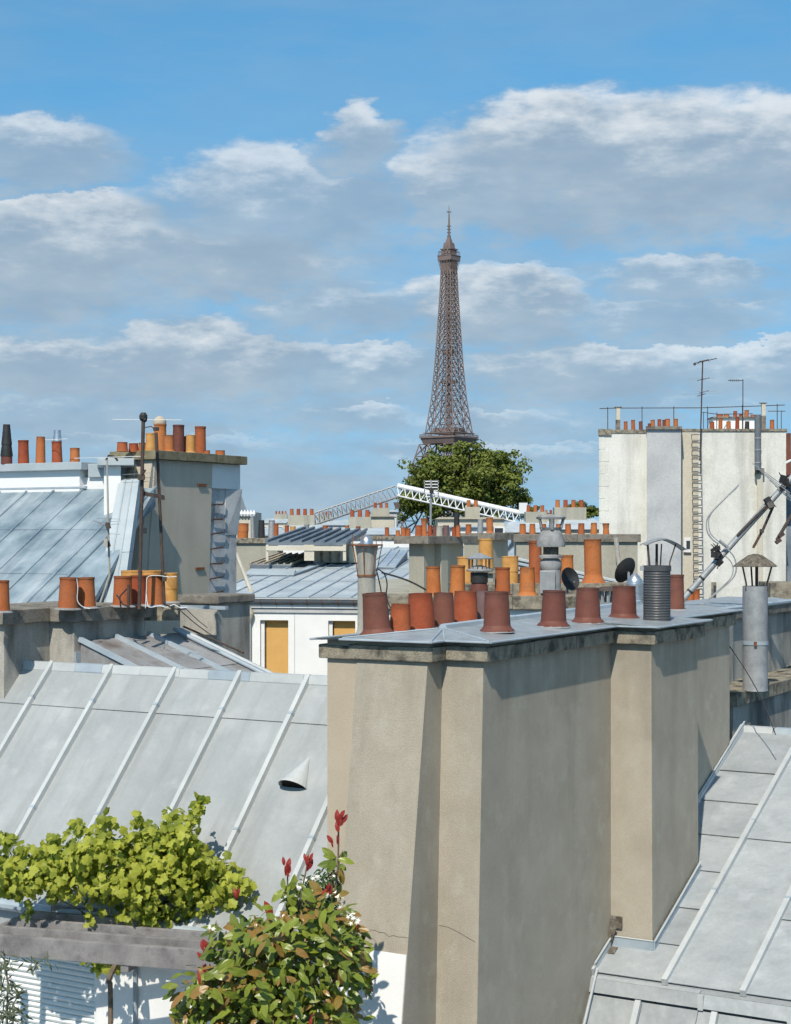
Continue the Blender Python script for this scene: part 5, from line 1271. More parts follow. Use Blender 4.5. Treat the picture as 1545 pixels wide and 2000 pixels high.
pot_row('on the right parapet of the cream building', 'pots on the right parapet', Y5 + .9, 839, [(1391, 824, 9, 'plain', 'terra_red'), (1407, 816, 8, 'plain', 'terra_orange'), (1423, 823, 9, 'plain', 'terra_orange'), (1440, 814, 8, 'plain', 'terra_red'), (1459, 823, 9, 'plain', 'black_metal'), (1508, 820, 9, 'plain', 'terra_orange')])
pot_row('on the white rear block of the cream building', 'pots on the white rear block', Y5 + 5.5, 815, [(1406, 809, 12, 'plain', 'terra_red'), (1419, 810, 12, 'plain', 'terra_orange'), (1436, 803, 8, 'plain', 'terra_red'), (1447, 808, 8, 'plain', 'terra_red'), (1458, 801, 9, 'plain', 'terra_orange'), (1470, 810, 9, 'plain', 'terra_orange')])
for px, yt, lab in ((1207, 796, 'pale stained vent post at the left end of the cream building parapet'), (1491, 788, 'pale vent post behind the grey pipe on the cream building')):
    a = P(px, 842, Y5 + 1.2); t = thing('vent_post', lab, 'vent', a)
    MB().box(a.x - .08, a.x + .08, a.y - .08, a.y + .08, a.z, ZP(yt + 24, a.y)).build('lower_post', 'coping_dark', t)
    MB().box(a.x - .07, a.x + .07, a.y - .07, a.y + .07, ZP(yt + 24, a.y), ZP(yt, a.y)).build('upper_post', 'cream_plain', t)
    MB().box(a.x - .13, a.x + .13, a.y - .1, a.y + .1, ZP(yt, a.y), ZP(yt - 1.5, a.y)).build('cap', 'coping_dark', t)
# railing
rl = thing('roof_railing', 'thin dark safety railing along the top of the cream building', 'railing', Vector((gx(1350), Y5 + 1.5, gz(842))))
MB().tube([P(1171, 798, Y5 + 1.5), P(1200, 797, Y5 + 1.5), P(1370, 796.5, Y5 + 1.5), P(1450, 794, Y5 + 1.5), P(1533, 791, Y5 + 1.5)], .016, 5).build('top_rail', 'dark_iron', rl)
for px, yt in ((1187, 797), (1254, 796), (1316, 796), (1382, 796), (1450, 793), (1518, 791)):
    MB().tube([P(px, 842, Y5 + 1.5), P(px, yt - 2, Y5 + 1.5)], .016, 5).build('post', 'dark_iron', rl)
MB().tube([P(1372, 805, Y5 + 2.5), P(1400, 809, Y5 + 4.2), P(1470, 808, Y5 + 6)], .014, 5).build('side_rail', 'dark_iron', rl)
for px, Yq in ((1374, Y5 + 2.5), (1400, Y5 + 4.2)):
    MB().tube([P(px, 842, Yq), P(px, 805, Yq)], .014, 5).build('post', 'dark_iron', rl)
MB().tube([P(1500, 803, Y5 + 1.4), P(1534, 803, Y5 + 1.4)], .014, 5).build('side_rail', 'dark_iron', rl)
MB().tube([P(1526, 842, Y5 + 1.4), P(1526, 802, Y5 + 1.4)], .014, 5).build('post', 'dark_iron', rl)
# antennas on that roof
an = thing('tv_antenna', 'tall dark antenna with several crossed booms on the cream building', 'antenna', P(1367, 895, Y5 - .5))
MB().tube([P(1367, 900, Y5 - .5), P(1372.5, 705, Y5 - .5)], .025, 6).build('mast', 'dark_iron', an)
MB().tube([P(1355, 710, Y5 - .7), P(1400, 700, Y5 - .3)], .016, 5).build('boom', 'dark_iron', an)
MB().tube([P(1363, 711, Y5 - .6), P(1366, 706, Y5 - .6), P(1384, 702, Y5 - .4), P(1385, 707, Y5 - .4)], .012, 5).build('folded_dipole', 'dark_iron', an)
MB().obox(P(1357, 711, Y5 - .7), XA, YA, UP, .03, .1, .04).build('reflector', 'dark_iron', an)
for y, x0, x1 in ((741, 1362, 1386), (766, 1366, 1384), (772, 1362, 1378)):
    MB().tube([P(x0, y + 2, Y5 - .6), P(x1, y - 3, Y5 - .4)], .013, 5).build('boom', 'dark_iron', an)
for y, x0, x1 in ((739, 1345, 1395), (764, 1358, 1400), (769, 1330, 1405)):
    MB().tube([P(x0, y + 1, Y5 - .6), P(x1, y, Y5 - .4)], .006, 4).build('element', 'galv', an)
an2 = thing('tv_antenna', 'small dark antenna with one sideways boom right of the tall one', 'antenna', P(1450, 842, Y5 + 2))
MB().tube([P(1451, 842, Y5 + 2), P(1451, 741, Y5 + 2)], .018, 5).build('mast', 'dark_iron', an2)
MB().tube([P(1422, 743, Y5 + 1.8), P(1452, 743, Y5 + 2)], .014, 5).build('boom', 'dark_iron', an2)
for px in (1427, 1431, 1435, 1439, 1443):
    MB().tube([P(px, 740.5, Y5 + 1.6), P(px, 745.5, Y5 + 2.2)], .01, 4).build('element', 'dark_iron', an2)
# dark mansard house at the right edge behind
mh = thing('mansard_house', 'dark slate mansard roof with brick chimney at the right edge', 'house', Vector((P(1545, 0, 66).x, 66, 0)))
MB().loft([Vector((P(1537, 0, 64).x, 64, 0)), Vector((P(1700, 0, 64).x, 64, 0)), Vector((P(1700, 0, 70).x, 70, 0)), Vector((P(1537, 0, 70).x, 70, 0))], [Vector((P(1537, 0, 64).x, 64, ZP(1180, 64))), Vector((P(1700, 0, 64).x, 64, ZP(1180, 64))), Vector((P(1700, 0, 70).x, 70, ZP(1180, 64))), Vector((P(1537, 0, 70).x, 70, ZP(1180, 64)))]).build('wall', 'cream_plain', mh)
MB().loft([P(1534, 1181, 64), P(1700, 1181, 64), P(1700, 1181, 70), P(1534, 1181, 70)], [P(1536, 880, 65), P(1700, 880, 65), P(1700, 880, 69), P(1536, 880, 69)]).build('roof', 'zinc_dark', mh)
MB().box(P(1532, 0, 63).x, P(1545, 0, 63).x, 63, 64, ZP(940, 63), ZP(846, 63)).build('brick_chimney', 'terra_brown', mh)
MB().tube([P(1533, 905, 62.5), P(1545, 899, 62.5)], .05, 6).build('ledge', 'white_paint', mh)
# ================================================================== fallen antenna mast leaning before the cream building
Y6 = 19.0
fm = thing('leaning_antenna', 'grey antenna pole leaning diagonally with black clamps before the cream building', 'antenna', P(1325, 1182, Y6))
MB().tube([P(1322, 1184, Y6), P(1450, 1040, Y6), P(1560, 918, Y6)], .036, 10).build('pole', 'galv', fm, True)
MB().tube([P(1440, 1046, Y6 - .04), P(1500, 985, Y6 - .04)], .016, 6).build('cable', 'dark_iron', fm)
for f in (.2, .38, .62): 
    c = P(1322, 1184, Y6).lerp(P(1450, 1040, Y6), f); d = (P(1450, 1040, Y6) - P(1322, 1184, Y6)).normalized()
    MB().tube([c - d * .012, c + d * .012], .040, 10).build('tape_band', 'black_metal', fm)
def clamp(px, py, r, n):
    for i in range(n):
        c = P(px + random.uniform(-10, 10), py + random.uniform(-10, 10), Y6 - .05 + random.uniform(-.03, .05))
        ax = Vector((random.uniform(-1, 1), random.uniform(-.4, .4), random.uniform(-1, 1))).normalized()
        b = ax.cross(YA).normalized()
        MB().obox(c, ax, b, ax.cross(b), r * random.uniform(.5, 1), r * random.uniform(.3, .7), r * random.uniform(.3, .6)).build('clamp', 'black_metal', fm)
        MB().tube([c, c + Vector((random.uniform(-.08, .08), -.03, random.uniform(-.08, .08)))], .006, 4).build('clamp_bolt', 'dark_iron', fm)
clamp(1403, 1075, .05, 5); clamp(1397, 1090, .05, 3); clamp(1505, 985, .045, 4); clamp(1534, 945, .05, 5)
MB().tube([P(1405, 1056, Y6 - .1), P(1422, 1070, Y6 - .08)], .018, 6).build('boom_stub', 'galv', fm)
MB().tube([P(1471, 1070, Y6 + .05), P(1490, 1035, Y6 + .05), P(1512, 985, Y6 + .02)], .016, 6).build('brace', 'dark_iron', fm)
MB().obox(P(1488, 1037, Y6 + .03), XA, YA, UP, .022, .02, .022).build('clamp', 'dark_iron', fm)
def smooth(pts, n=5):
    sm = []
    for i in range(len(pts) - 1):
        p0, p1, p2, p3 = pts[max(i - 1, 0)], pts[i], pts[i + 1], pts[min(i + 2, len(pts) - 1)]
        for k in range(n):
            t = k / n
            sm.append(.5 * ((2 * p1) + (p2 - p0) * t + (2 * p0 - 5 * p1 + 4 * p2 - p3) * t * t + (3 * p1 - p0 - 3 * p2 + p3) * t ** 3))
    return sm + [pts[-1]]
def arc(pts, r=.008, m='galv', nm='loop_element'):
    MB().tube(smooth([P(x, y, Y6 - .1) for x, y in pts]), r, 6).build(nm, m, fm, True)
arc([(1443, 947), (1415, 975), (1388, 1003), (1380, 1020), (1382, 1040), (1393, 1055), (1404, 1062)])
arc([(1440, 952), (1412, 978), (1390, 1002), (1384, 1020), (1388, 1042), (1404, 1058)], .006)
arc([(1418, 1070), (1432, 1085), (1438, 1105), (1434, 1125), (1415, 1145), (1370, 1182)])
arc([(1416, 1085), (1428, 1098), (1432, 1115), (1424, 1133), (1395, 1160), (1369, 1183)], .006)
for i in range(7):
    x = 1470 + i * 11
    MB().tube([P(x, 905 + i * 11, Y6 + .3), P(x + 62, 950 + i * 13, Y6 - .2)], .005, 4).build('rod_element', 'galv', fm)
MB().tube([P(1517, 1055, Y6), P(1535, 1025, Y6), P(1560, 985, Y6)], .02, 6).build('second_boom', 'dark_iron', fm)
for p_ in ((1520, 1057), (1526, 1045)): MB().obox(P(*p_, Y6 - .02), Vector((.8, 0, .6)), YA, Vector((-.6, 0, .8)), .035, .03, .02).build('clamp', 'dark_iron', fm)
# low parapet roofs in front of the cream building
def lowbar(x0, x1, yt, Y, m, lab, nm='parapet', h=.25, d=.6, cat='parapet'):
    a, b = P(x0, yt, Y), P(x1, yt, Y)
    return tag(MB().box(a.x, b.x, Y, Y + d, a.z - h, a.z).build(nm, m, None, bevel=.02), lab, cat)
lowbar(1180, 1545, 1180, 21.5, 'zinc_pale', 'pale zinc parapet strip below the leaning antenna', h=.05)
lowbar(1310, 1420, 1186, 21.2, 'coping', 'thin brown ledge under the pale zinc parapet strip', h=.09, d=.25, cat='ledge')
slabstack(1505, 1640, 1138, 27, .9, 'beige chimney stack end right of the conical cowl', .32, 'plaster_far', 'coping', .1)
slabstack(1325, 1372, 1178, 30, .6, 'mossy low stack with two bright orange pots under the leaning antenna', .1, 'plaster_far', 'coping_moss', .04)
pot_row('under the leaning antenna pole', 'pots under the leaning antenna', 30.3, 1178, [(1348, 1152, 15, 'plain', 'terra_orange'), (1360, 1151, 13, 'plain', 'terra_orange')])
w_all = thing('courtyard_building', 'grey building mass below the middle chimneys', 'building', Vector((5, 40, 0)))
MB().box(P(700, 0, 34).x, P(1330, 0, 34).x, 36, 58, 0, ZP(1165, 36)).build('body', 'plaster_far', w_all)

# ================================================================== white lattice booms beyond the roofs
Y7 = 150.0
def truss(name, lab, a, b, depth_px, half, chord, lat, mtop, n, ml='white_paint'):
    t = thing(name, lab, 'truss', P(a[0], 1035, Y7))
    A, B = P(*a, Y7), P(*b, Y7); d = (B - A).normalized(); dn = d.cross(YA).normalized(); dn = dn if dn.z < 0 else -dn
    dep = depth_px * Y7 / FPX
    MB().tube([A, B], chord, 10).build('top_chord', mtop, t, True)
    lo = [(A + dn * dep + YA * s * half, B + dn * dep + YA * s * half) for s in (-1, 1)]
    for p, q_ in lo: MB().tube([p, q_], .07, 6).build('bottom_chord', ml, t)
    bars = MB()
    for i in range(n):
        f0_, f1_, f2_ = i / n, (i + .5) / n, (i + 1) / n
        for p, q_ in lo:
            bars.tube([A.lerp(B, f0_), p.lerp(q_, f1_)], lat, 4); bars.tube([p.lerp(q_, f1_), A.lerp(B, f2_)], lat, 4)
        bars.tube([lo[0][0].lerp(lo[0][1], f1_), lo[1][0].lerp(lo[1][1], f1_)], lat, 4)
    bars.build('lacing_bars', ml, t)
    return t
truss('lattice_boom', 'white lattice boom with fat top tube sloping down right before the tree', (776, 949), (1042, 1008), 19, .8, .26, .045, 'white_paint', 19)
truss('lattice_boom', 'greyish lattice boom sloping down left from the same apex', (772, 949), (560, 1020), 22, 1.8, .08, .04, 'galv', 24, 'galv')
tag(MB().box(P(1014, 0, 149).x, P(1030, 0, 149).x, 149, 149.3, ZP(1003, 149), ZP(982, 149)).build('white_board', 'white_paint'), 'small white board standing on the lower end of the white boom', 'board')
ra = thing('grid_antenna', 'white grid antenna on a thin pole before the tree', 'antenna', P(840, 1045, 70))
MB().tube([P(841, 1045, 70), P(842, 938, 70)], .05, 6).build('pole', 'galv', ra)
for y in (940, 946, 952, 958, 964, 970):
    MB().tube([P(828, y, 70), P(857, y, 70)], .03, 4).build('grid_bar', 'white_paint', ra)
for x in (829, 856): MB().tube([P(x, 938, 70), P(x, 975, 70)], .03, 4).build('grid_frame', 'galv', ra)
MB().obox(P(843, 958, 69.8), XA, YA, UP, .09, .05, .11).build('clamp', 'black_metal', ra)

# ================================================================== trees
def leaf_cards(mb, c, n, size, rng):
    for _ in range(n):
        d = Vector((rng.gauss(0, 1), rng.gauss(0, 1), rng.gauss(0, 1)))
        nn = (d.normalized() + Vector((0, -.3, .6))).normalized()
        a = nn.orthogonal().normalized(); a = Matrix.Rotation(rng.uniform(0, 6.28), 3, nn) @ a; b = nn.cross(a)
        yield nn, a, b
def tree(lab, base, blobs, nleaf, size, seed, name='tree', trunk_r=.5):
    rng = random.Random(seed)
    t = thing(name, lab, 'tree', base)
    mb = MB(); tot = sum(b[3] * b[4] for b in blobs)
    for (px, py, Y, rx, rz) in blobs:
        c = P(px, py, Y); ry = rx
        # several clumps per limb
        nc = max(6, int(30 * rx * rz / 12))
        for _ in range(nc):
            d = Vector((rng.gauss(0, 1), rng.gauss(0, 1), rng.gauss(0, 1))).normalized() * rng.uniform(.45, 1.0)
            cc = c + Vector((d.x * rx, d.y * ry, d.z * rz)); cr = rng.uniform(.16, .36) * min(rx, rz) + .25
            k = int(nleaf / tot * rx * rz / nc) + 1
            for _ in range(k):
                e = Vector((rng.gauss(0, 1), rng.gauss(0, 1), rng.gauss(0, 1))).normalized() * (rng.random() ** .4)
                p = cc + Vector((e.x * cr * 1.3, e.y * cr * 1.3, e.z * cr * .8))
                nn = (e + Vector((rng.uniform(-.6, .6), rng.uniform(-.6, .6), rng.uniform(-.2, .9)))).normalized()
                a = nn.orthogonal().normalized(); a = Matrix.Rotation(rng.uniform(0, 6.28), 3, nn) @ a; b = nn.cross(a)
                s = size * rng.uniform(.6, 1.2)
                n0 = len(mb.v); mb.v += [p - a * s * .5, p + b * s * .32, p + a * s * .5, p - b * s * .32]; mb.f.append((n0, n0 + 1, n0 + 2, n0 + 3))
    o = mb.build('crown', 'tree_leaf', t, recalc=False); o['kind'] = 'stuff'
    top = P(*blobs[0][:3])
    MB().tube([base, Vector((base.x, base.y, top.z * .55)), Vector((top.x, top.y, top.z))], [trunk_r, trunk_r * .8, trunk_r * .25], 8).build('trunk', 'bark', t, True)
    for b in blobs[1:]:
        q = P(*b[:3])
        MB().tube([Vector((base.x, base.y, top.z * .5)), Vector((base.x, base.y, 0)).lerp(Vector((q.x, q.y, 0)), .5) + UP * q.z * .78, q], [trunk_r * .5, trunk_r * .3, trunk_r * .12], 6).build('limb', 'bark', t, True)
    return t
Yt = 230.0
bx = P(895, 0, Yt).x
tree('big leafy green tree standing before the iron tower', Vector((bx, Yt, 0)), [(895, 950, 230, 6.5, 4.6), (845, 925, 229, 4.2, 2.8), (880, 893, 231, 3.6, 2.2), (920, 890, 230, 3.0, 1.8), (985, 915, 229, 3.4, 2.6), (1000, 950, 230, 2.8, 2.8), (955, 945, 227, 4.5, 3.2), (820, 965, 231, 3.4, 2.4), (795, 990, 229, 2.0, 1.8), (850, 985, 228, 4.5, 2.6), (930, 985, 229, 5, 2.6), (1000, 985, 230, 2.6, 2.2), (960, 905, 231, 3.0, 2.0), (860, 960, 233, 5, 3), (940, 920, 232, 4, 3)], 24000, .56, 11)
tree('small round green tree left of the cream building', Vector((P(1125, 0, 270).x, 270, 0)), [(1130, 1000, 270, 2.6, 1.9), (1105, 1008, 271, 2.0, 1.2), (1155, 1006, 270, 1.8, 1.2), (1080, 1008, 272, 2.0, .8)], 3500, .62, 5, trunk_r=.3)
tree('little dark green tree at the lower end of the white boom', Vector((P(1044, 0, 300).x, 300, 0)), [(1044, 1000, 300, .9, 1.3)], 500, .6, 8, trunk_r=.2)
# ================================================================== iron lattice tower
Y8 = 1500.0
tx = P(877, 0, Y8).x
TA = R(37)
ex = Vector((math.cos(TA), -math.sin(TA), 0)); ey = Vector((math.sin(TA), math.cos(TA), 0))
tow = thing('lattice_tower', 'tall brown iron lattice tower with antenna spire rising behind the big tree', 'tower', Vector((tx, Y8, 0)))
TC = Vector((tx, Y8, 0))
def tp_(x, y, z): return TC + ex * x + ey * y + UP * z
PROF = [(0, 62), (57, 33), (115, 18.6), (121, 15.6), (153, 11.6), (185, 9.3), (219, 7.6), (250, 6.1), (275, 5.2)]
def hw(z):
    for (z0, w0), (z1, w1) in zip(PROF[:-1], PROF[1:]):
        if z <= z1: return w0 + (w1 - w0) * (z - z0) / (z1 - z0)
    return PROF[-1][1]
def beam(mb, a, b, r): mb.tube([a, b], r, 4, cap=False)
zl_ = [121]
while zl_[-1] < 268: zl_.append(zl_[-1] + max(5.6, hw(zl_[-1]) * .80))
zl_[-1] = 275
def inner(z): return hw(z) * (.42 if z < 200 else .40)
core = MB(); chords = MB(); brace = MB()
for z0, z1 in zip(zl_[:-1], zl_[1:]):
    w0, w1, i0, i1 = hw(z0), hw(z1), inner(z0), inner(z1)
    rc_ = .62 - .2 * (z0 - 121) / 150
    for sx_, sy_ in ((1, 1), (1, -1), (-1, 1), (-1, -1)):
        beam(chords, tp_(sx_ * w0, sy_ * w0, z0), tp_(sx_ * w1, sy_ * w1, z1), rc_ * 1.15)
        beam(chords, tp_(sx_ * i0, sy_ * w0, z0), tp_(sx_ * i1, sy_ * w1, z1), rc_ * .95)
        beam(chords, tp_(sx_ * w0, sy_ * i0, z0), tp_(sx_ * w1, sy_ * i1, z1), rc_ * .95)
        beam(chords, tp_(sx_ * i0, sy_ * i0, z0), tp_(sx_ * i1, sy_ * i1, z1), rc_ * .8)
    for face in range(4):
        def fp_(a, z, w):
            return [tp_(a, -w, z), tp_(w, a, z), tp_(-a, w, z), tp_(-w, -a, z)][face]
        br_ = .34
        zm = (z0 + z1) / 2
        for s_ in (-1, 1):
            beam(brace, fp_(s_ * w0, z0, w0), fp_(s_ * i1, z1, w1), br_); beam(brace, fp_(s_ * i0, z0, w0), fp_(s_ * w1, z1, w1), br_)
            beam(brace, fp_(s_ * w1, z1, w1), fp_(s_ * i1, z1, w1), br_ * .9)
        wi0, wi1 = i0, i1
        beam(brace, fp_(-i0, z0, w0), fp_(i1, z1, w1), br_ * .7); beam(brace, fp_(i0, z0, w0), fp_(-i1, z1, w1), br_ * .7)
        beam(brace, fp_(-i1, z1, w1), fp_(i1, z1, w1), br_ * .8)
        # inner faces of the corner pillars
        for s_ in (-1, 1):
            a0, a1 = [tp_(s_ * i0, -w0, z0), tp_(w0, s_ * i0, z0), tp_(-s_ * i0, w0, z0), tp_(-w0, -s_ * i0, z0)][face], [tp_(s_ * i1, -i1, z1), tp_(i1, s_ * i1, z1), tp_(-s_ * i1, i1, z1), tp_(-i1, -s_ * i1, z1)][face]
            beam(brace, a0, a1, br_ * .8)
    for s1 in (-1, 1):
        beam(core, tp_(s1 * 1.6, 1.6, z0), tp_(s1 * 1.6, 1.6, z1), .35); beam(core, tp_(s1 * 1.6, -1.6, z0), tp_(s1 * 1.6, -1.6, z1), .35)
        beam(core, tp_(s1 * 1.6, -1.6, z0), tp_(-s1 * 1.6, 1.6, z1), .3); beam(core, tp_(s1 * 1.6, -1.6, z0), tp_(s1 * 1.6, 1.6, z1), .3)
        for q in range(2): 
            zq = z0 + (z1 - z0) * (q + .5) / 2
            beam(core, tp_(s1 * i0, -i0, zq), tp_(s1 * i0, i0, zq), .28); beam(core, tp_(-i0, s1 * i0, zq), tp_(i0, s1 * i0, zq), .28)
chords.build('chords', 'iron_tower', tow); brace.build('bracing', 'iron_tower', tow); core.build('lift_core', 'iron_tower', tow)
def sq(z0, z1, w0, w1, nm, m='iron_tower'):
    return MB().loft([tp_(-w0, -w0, z0), tp_(w0, -w0, z0), tp_(w0, w0, z0), tp_(-w0, w0, z0)], [tp_(-w1, -w1, z1), tp_(w1, -w1, z1), tp_(w1, w1, z1), tp_(-w1, w1, z1)]).build(nm, m, tow)
sq(112.5, 117.5, 17.0, 18.8, 'middle_platform'); sq(117.5, 119.2, 19.4, 19.4, 'platform_edge'); sq(121.8, 122.6, 17, 17, 'upper_deck')
sq(122.6, 127.0, 11, 10.5, 'deck_pavilion')
sq(195, 198.5, 4.4, 4.4, 'lift_stop'); sq(168, 170, 5.5, 5.5, 'lift_stop')
rail = MB()
for k in range(24):
    a = -19.2 + 38.4 * k / 23
    for q in ((a, -19.2), (19.2, a), (a, 19.2), (-19.2, a)):
        beam(rail, tp_(*q, 119), tp_(*q, 120.8), .25)
for c0, c1 in (((-1, -1), (1, -1)), ((1, -1), (1, 1)), ((1, 1), (-1, 1)), ((-1, 1), (-1, -1))):
    beam(rail, tp_(c0[0] * 19.2, c0[1] * 19.2, 120.8), tp_(c1[0] * 19.2, c1[1] * 19.2, 120.8), .28)
rail.build('railing', 'iron_tower', tow)
# legs below
for sx_, sy_ in ((1, 1), (1, -1), (-1, 1), (-1, -1)):
    lg = MB(); zs = [0, 14, 28, 42, 57, 68, 79, 90, 101, 112]
    for z0, z1 in zip(zs[:-1], zs[1:]):
        def cor(z, i, j):
            w = hw(z); t_ = 25 - z * .115 if z < 57 else 18.4 - (z - 57) * .13
            return tp_(sx_ * (w - i * t_), sy_ * (w - j * t_), z)
        q4 = ((0, 0), (1, 0), (1, 1), (0, 1))
        for k in range(4):
            i, j = q4[k]; i2, j2 = q4[(k + 1) % 4]
            beam(lg, cor(z0, i, j), cor(z1, i, j), .8); beam(lg, cor(z0, i, j), cor(z1, i2, j2), .45); beam(lg, cor(z0, i2, j2), cor(z1, i, j), .45); beam(lg, cor(z1, i, j), cor(z1, i2, j2), .45)
    lg.build('leg', 'iron_tower', tow)
sq(53, 59, 35, 36.5, 'lower_platform')
# top gallery
fr_ = MB()
for k in range(9):
    a = -1 + 2 * k / 8
    for q0_, q1_ in (((a * 5.1, -5.1), (a * 7.2, -7.2)), ((5.1, a * 5.1), (7.2, a * 7.2)), ((a * 5.1, 5.1), (a * 7.2, 7.2)), ((-5.1, a * 5.1), (-7.2, a * 7.2))):
        beam(fr_, tp_(*q0_, 270), tp_(*q1_, 280.5), .28)
fr_.build('gallery_brackets', 'iron_tower', tow)
sq(268, 280, 5.0, 5.6, 'gallery_shaft'); sq(280, 284.2, 7.4, 7.5, 'gallery'); sq(284.2, 285, 7.8, 7.8, 'gallery_edge')
gl = MB()
for k in range(10):
    a = -7 + 14 * k / 9
    for q in ((a, -7), (7, a), (a, 7), (-7, a)): beam(gl, tp_(*q, 284.5), tp_(*q, 288.5), .2)
for s_ in (-1, 1):
    beam(gl, tp_(-7, s_ * 7, 288.5), tp_(7, s_ * 7, 288.5), .25); beam(gl, tp_(s_ * 7, -7, 288.5), tp_(s_ * 7, 7, 288.5), .25)
for k in range(26):
    a = random.uniform(0, 6.28); r = random.uniform(4, 7)
    beam(gl, tp_(r * math.cos(a), r * math.sin(a), 288), tp_(r * math.cos(a), r * math.sin(a), random.uniform(291, 297)), .25)
gl.build('gallery_rails', 'iron_tower', tow)
sq(285, 290, 4.9, 4.9, 'cabin'); sq(290, 291, 6.0, 6.0, 'cabin_roof'); sq(291, 296.5, 4.2, 3.4, 'upper_cabin'); sq(296.5, 303, 2.6, .9, 'lantern')
MB().tube([tp_(0, 0, 300), tp_(0, 0, 312), tp_(0, 0, 322), tp_(0, 0, 326), tp_(0, 0, 331)], [1.15, 1.0, .7, .4, .2], 8).build('antenna_mast', 'iron_tower', tow)
am = MB()
for z in (303, 306, 309, 312):
    for k in range(4):
        e = ex * math.cos(k * 1.57) + ey * math.sin(k * 1.57); beam(am, TC + UP * z, TC + UP * z + e * 2.2, .35)
for k in range(4):
    e = ex * math.cos(k * 1.57) + ey * math.sin(k * 1.57); beam(am, TC + UP * 325, TC + UP * 325 + e * 2.6, .3)
am.build('antenna_dipoles', 'iron_tower', tow)

# ================================================================== far roofs along the horizon
rng = random.Random(3)
def farhouse(lab, x0, x1, ye, yr, Y, wallm, roofm, wins=0, pots=0, hip=.6, yb=1085):
    a, b = P(x0, ye, Y), P(x1, ye, Y); dd = min(14, (b.x - a.x) * .8 + 5)
    t = thing('far_house', lab, 'house', Vector(((a.x + b.x) / 2, Y, 0)))
    MB().box(a.x, b.x, Y, Y + dd, 0, a.z).build('wall', wallm, t)
    zr = ZP(yr, Y)
    MB().loft([Vector((a.x - .2, Y - .2, a.z)), Vector((b.x + .2, Y - .2, a.z)), Vector((b.x + .2, Y + dd, a.z)), Vector((a.x - .2, Y + dd, a.z))], [Vector((a.x + hip, Y + dd * .4, zr)), Vector((b.x - hip, Y + dd * .4, zr)), Vector((b.x - hip, Y + dd * .6, zr)), Vector((a.x + hip, Y + dd * .6, zr))]).build('roof', roofm, t)
    for i in range(wins):
        x = a.x + (b.x - a.x) * (i + .5) / wins
        w = MB().box(x - .4, x + .4, Y - .06, Y + .1, a.z - 1.9, a.z - .5).build('window', 'white_paint', t)
        MB().box(x - .28, x + .28, Y - .09, Y, a.z - 1.8, a.z - .6).build('pane', 'dark_glass', w)
    if pots:
        x = a.x + (b.x - a.x) * rng.uniform(.3, .7)
        cw_ = MB().box(x - pots * .25, x + pots * .25, Y + dd * .35, Y + dd * .5, a.z, zr + .7).build('chimney', 'plaster_far', t)
        for k in range(pots):
            xx = x - pots * .25 + .25 + k * .5
            MB().lathe([(.15, 0), (.13, .5), (.10, .5)], Vector((xx, Y + dd * .42, zr + .68)), 8).build('pot', rng.choice(('terra_orange', 'terra_red')), cw_)
    return t
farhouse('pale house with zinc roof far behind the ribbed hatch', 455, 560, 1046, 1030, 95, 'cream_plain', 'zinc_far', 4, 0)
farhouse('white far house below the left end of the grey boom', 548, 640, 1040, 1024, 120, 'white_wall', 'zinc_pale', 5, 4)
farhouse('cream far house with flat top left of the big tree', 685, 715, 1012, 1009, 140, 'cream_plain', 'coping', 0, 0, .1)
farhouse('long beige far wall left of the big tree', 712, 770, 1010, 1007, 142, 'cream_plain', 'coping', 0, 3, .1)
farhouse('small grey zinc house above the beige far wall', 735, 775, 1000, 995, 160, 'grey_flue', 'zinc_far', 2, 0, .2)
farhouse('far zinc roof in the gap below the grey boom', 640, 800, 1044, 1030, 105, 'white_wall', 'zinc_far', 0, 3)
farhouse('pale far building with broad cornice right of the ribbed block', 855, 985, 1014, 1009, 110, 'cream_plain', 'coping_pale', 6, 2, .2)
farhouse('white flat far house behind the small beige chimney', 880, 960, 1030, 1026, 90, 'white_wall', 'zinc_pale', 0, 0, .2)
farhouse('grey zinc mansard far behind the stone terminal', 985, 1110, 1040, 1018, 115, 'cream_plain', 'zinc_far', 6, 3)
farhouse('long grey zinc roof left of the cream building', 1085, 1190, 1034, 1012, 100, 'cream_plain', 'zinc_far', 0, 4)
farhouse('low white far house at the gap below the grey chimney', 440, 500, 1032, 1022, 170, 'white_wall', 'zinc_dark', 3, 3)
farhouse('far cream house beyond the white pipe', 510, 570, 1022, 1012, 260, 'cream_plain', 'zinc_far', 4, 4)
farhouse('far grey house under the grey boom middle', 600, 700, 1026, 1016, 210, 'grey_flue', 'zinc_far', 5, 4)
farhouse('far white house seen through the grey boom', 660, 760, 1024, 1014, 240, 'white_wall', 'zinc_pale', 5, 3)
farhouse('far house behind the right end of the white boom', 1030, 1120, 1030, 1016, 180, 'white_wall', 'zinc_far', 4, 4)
# a continuous belt of distant roofs that closes the horizon
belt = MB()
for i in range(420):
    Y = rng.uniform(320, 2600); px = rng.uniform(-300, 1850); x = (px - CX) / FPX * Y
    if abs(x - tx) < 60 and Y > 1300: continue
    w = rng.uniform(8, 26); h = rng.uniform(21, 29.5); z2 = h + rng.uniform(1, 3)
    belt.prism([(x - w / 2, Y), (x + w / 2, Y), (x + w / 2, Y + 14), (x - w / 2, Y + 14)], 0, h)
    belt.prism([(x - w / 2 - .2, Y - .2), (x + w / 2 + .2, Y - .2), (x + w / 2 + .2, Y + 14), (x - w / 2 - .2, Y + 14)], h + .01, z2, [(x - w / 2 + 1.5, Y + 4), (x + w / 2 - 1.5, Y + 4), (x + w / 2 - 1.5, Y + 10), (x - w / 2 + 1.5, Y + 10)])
tag(belt.build('distant_city', 'zinc_far'), 'hazy mass of distant roofs along the horizon', 'city', kind='stuff')
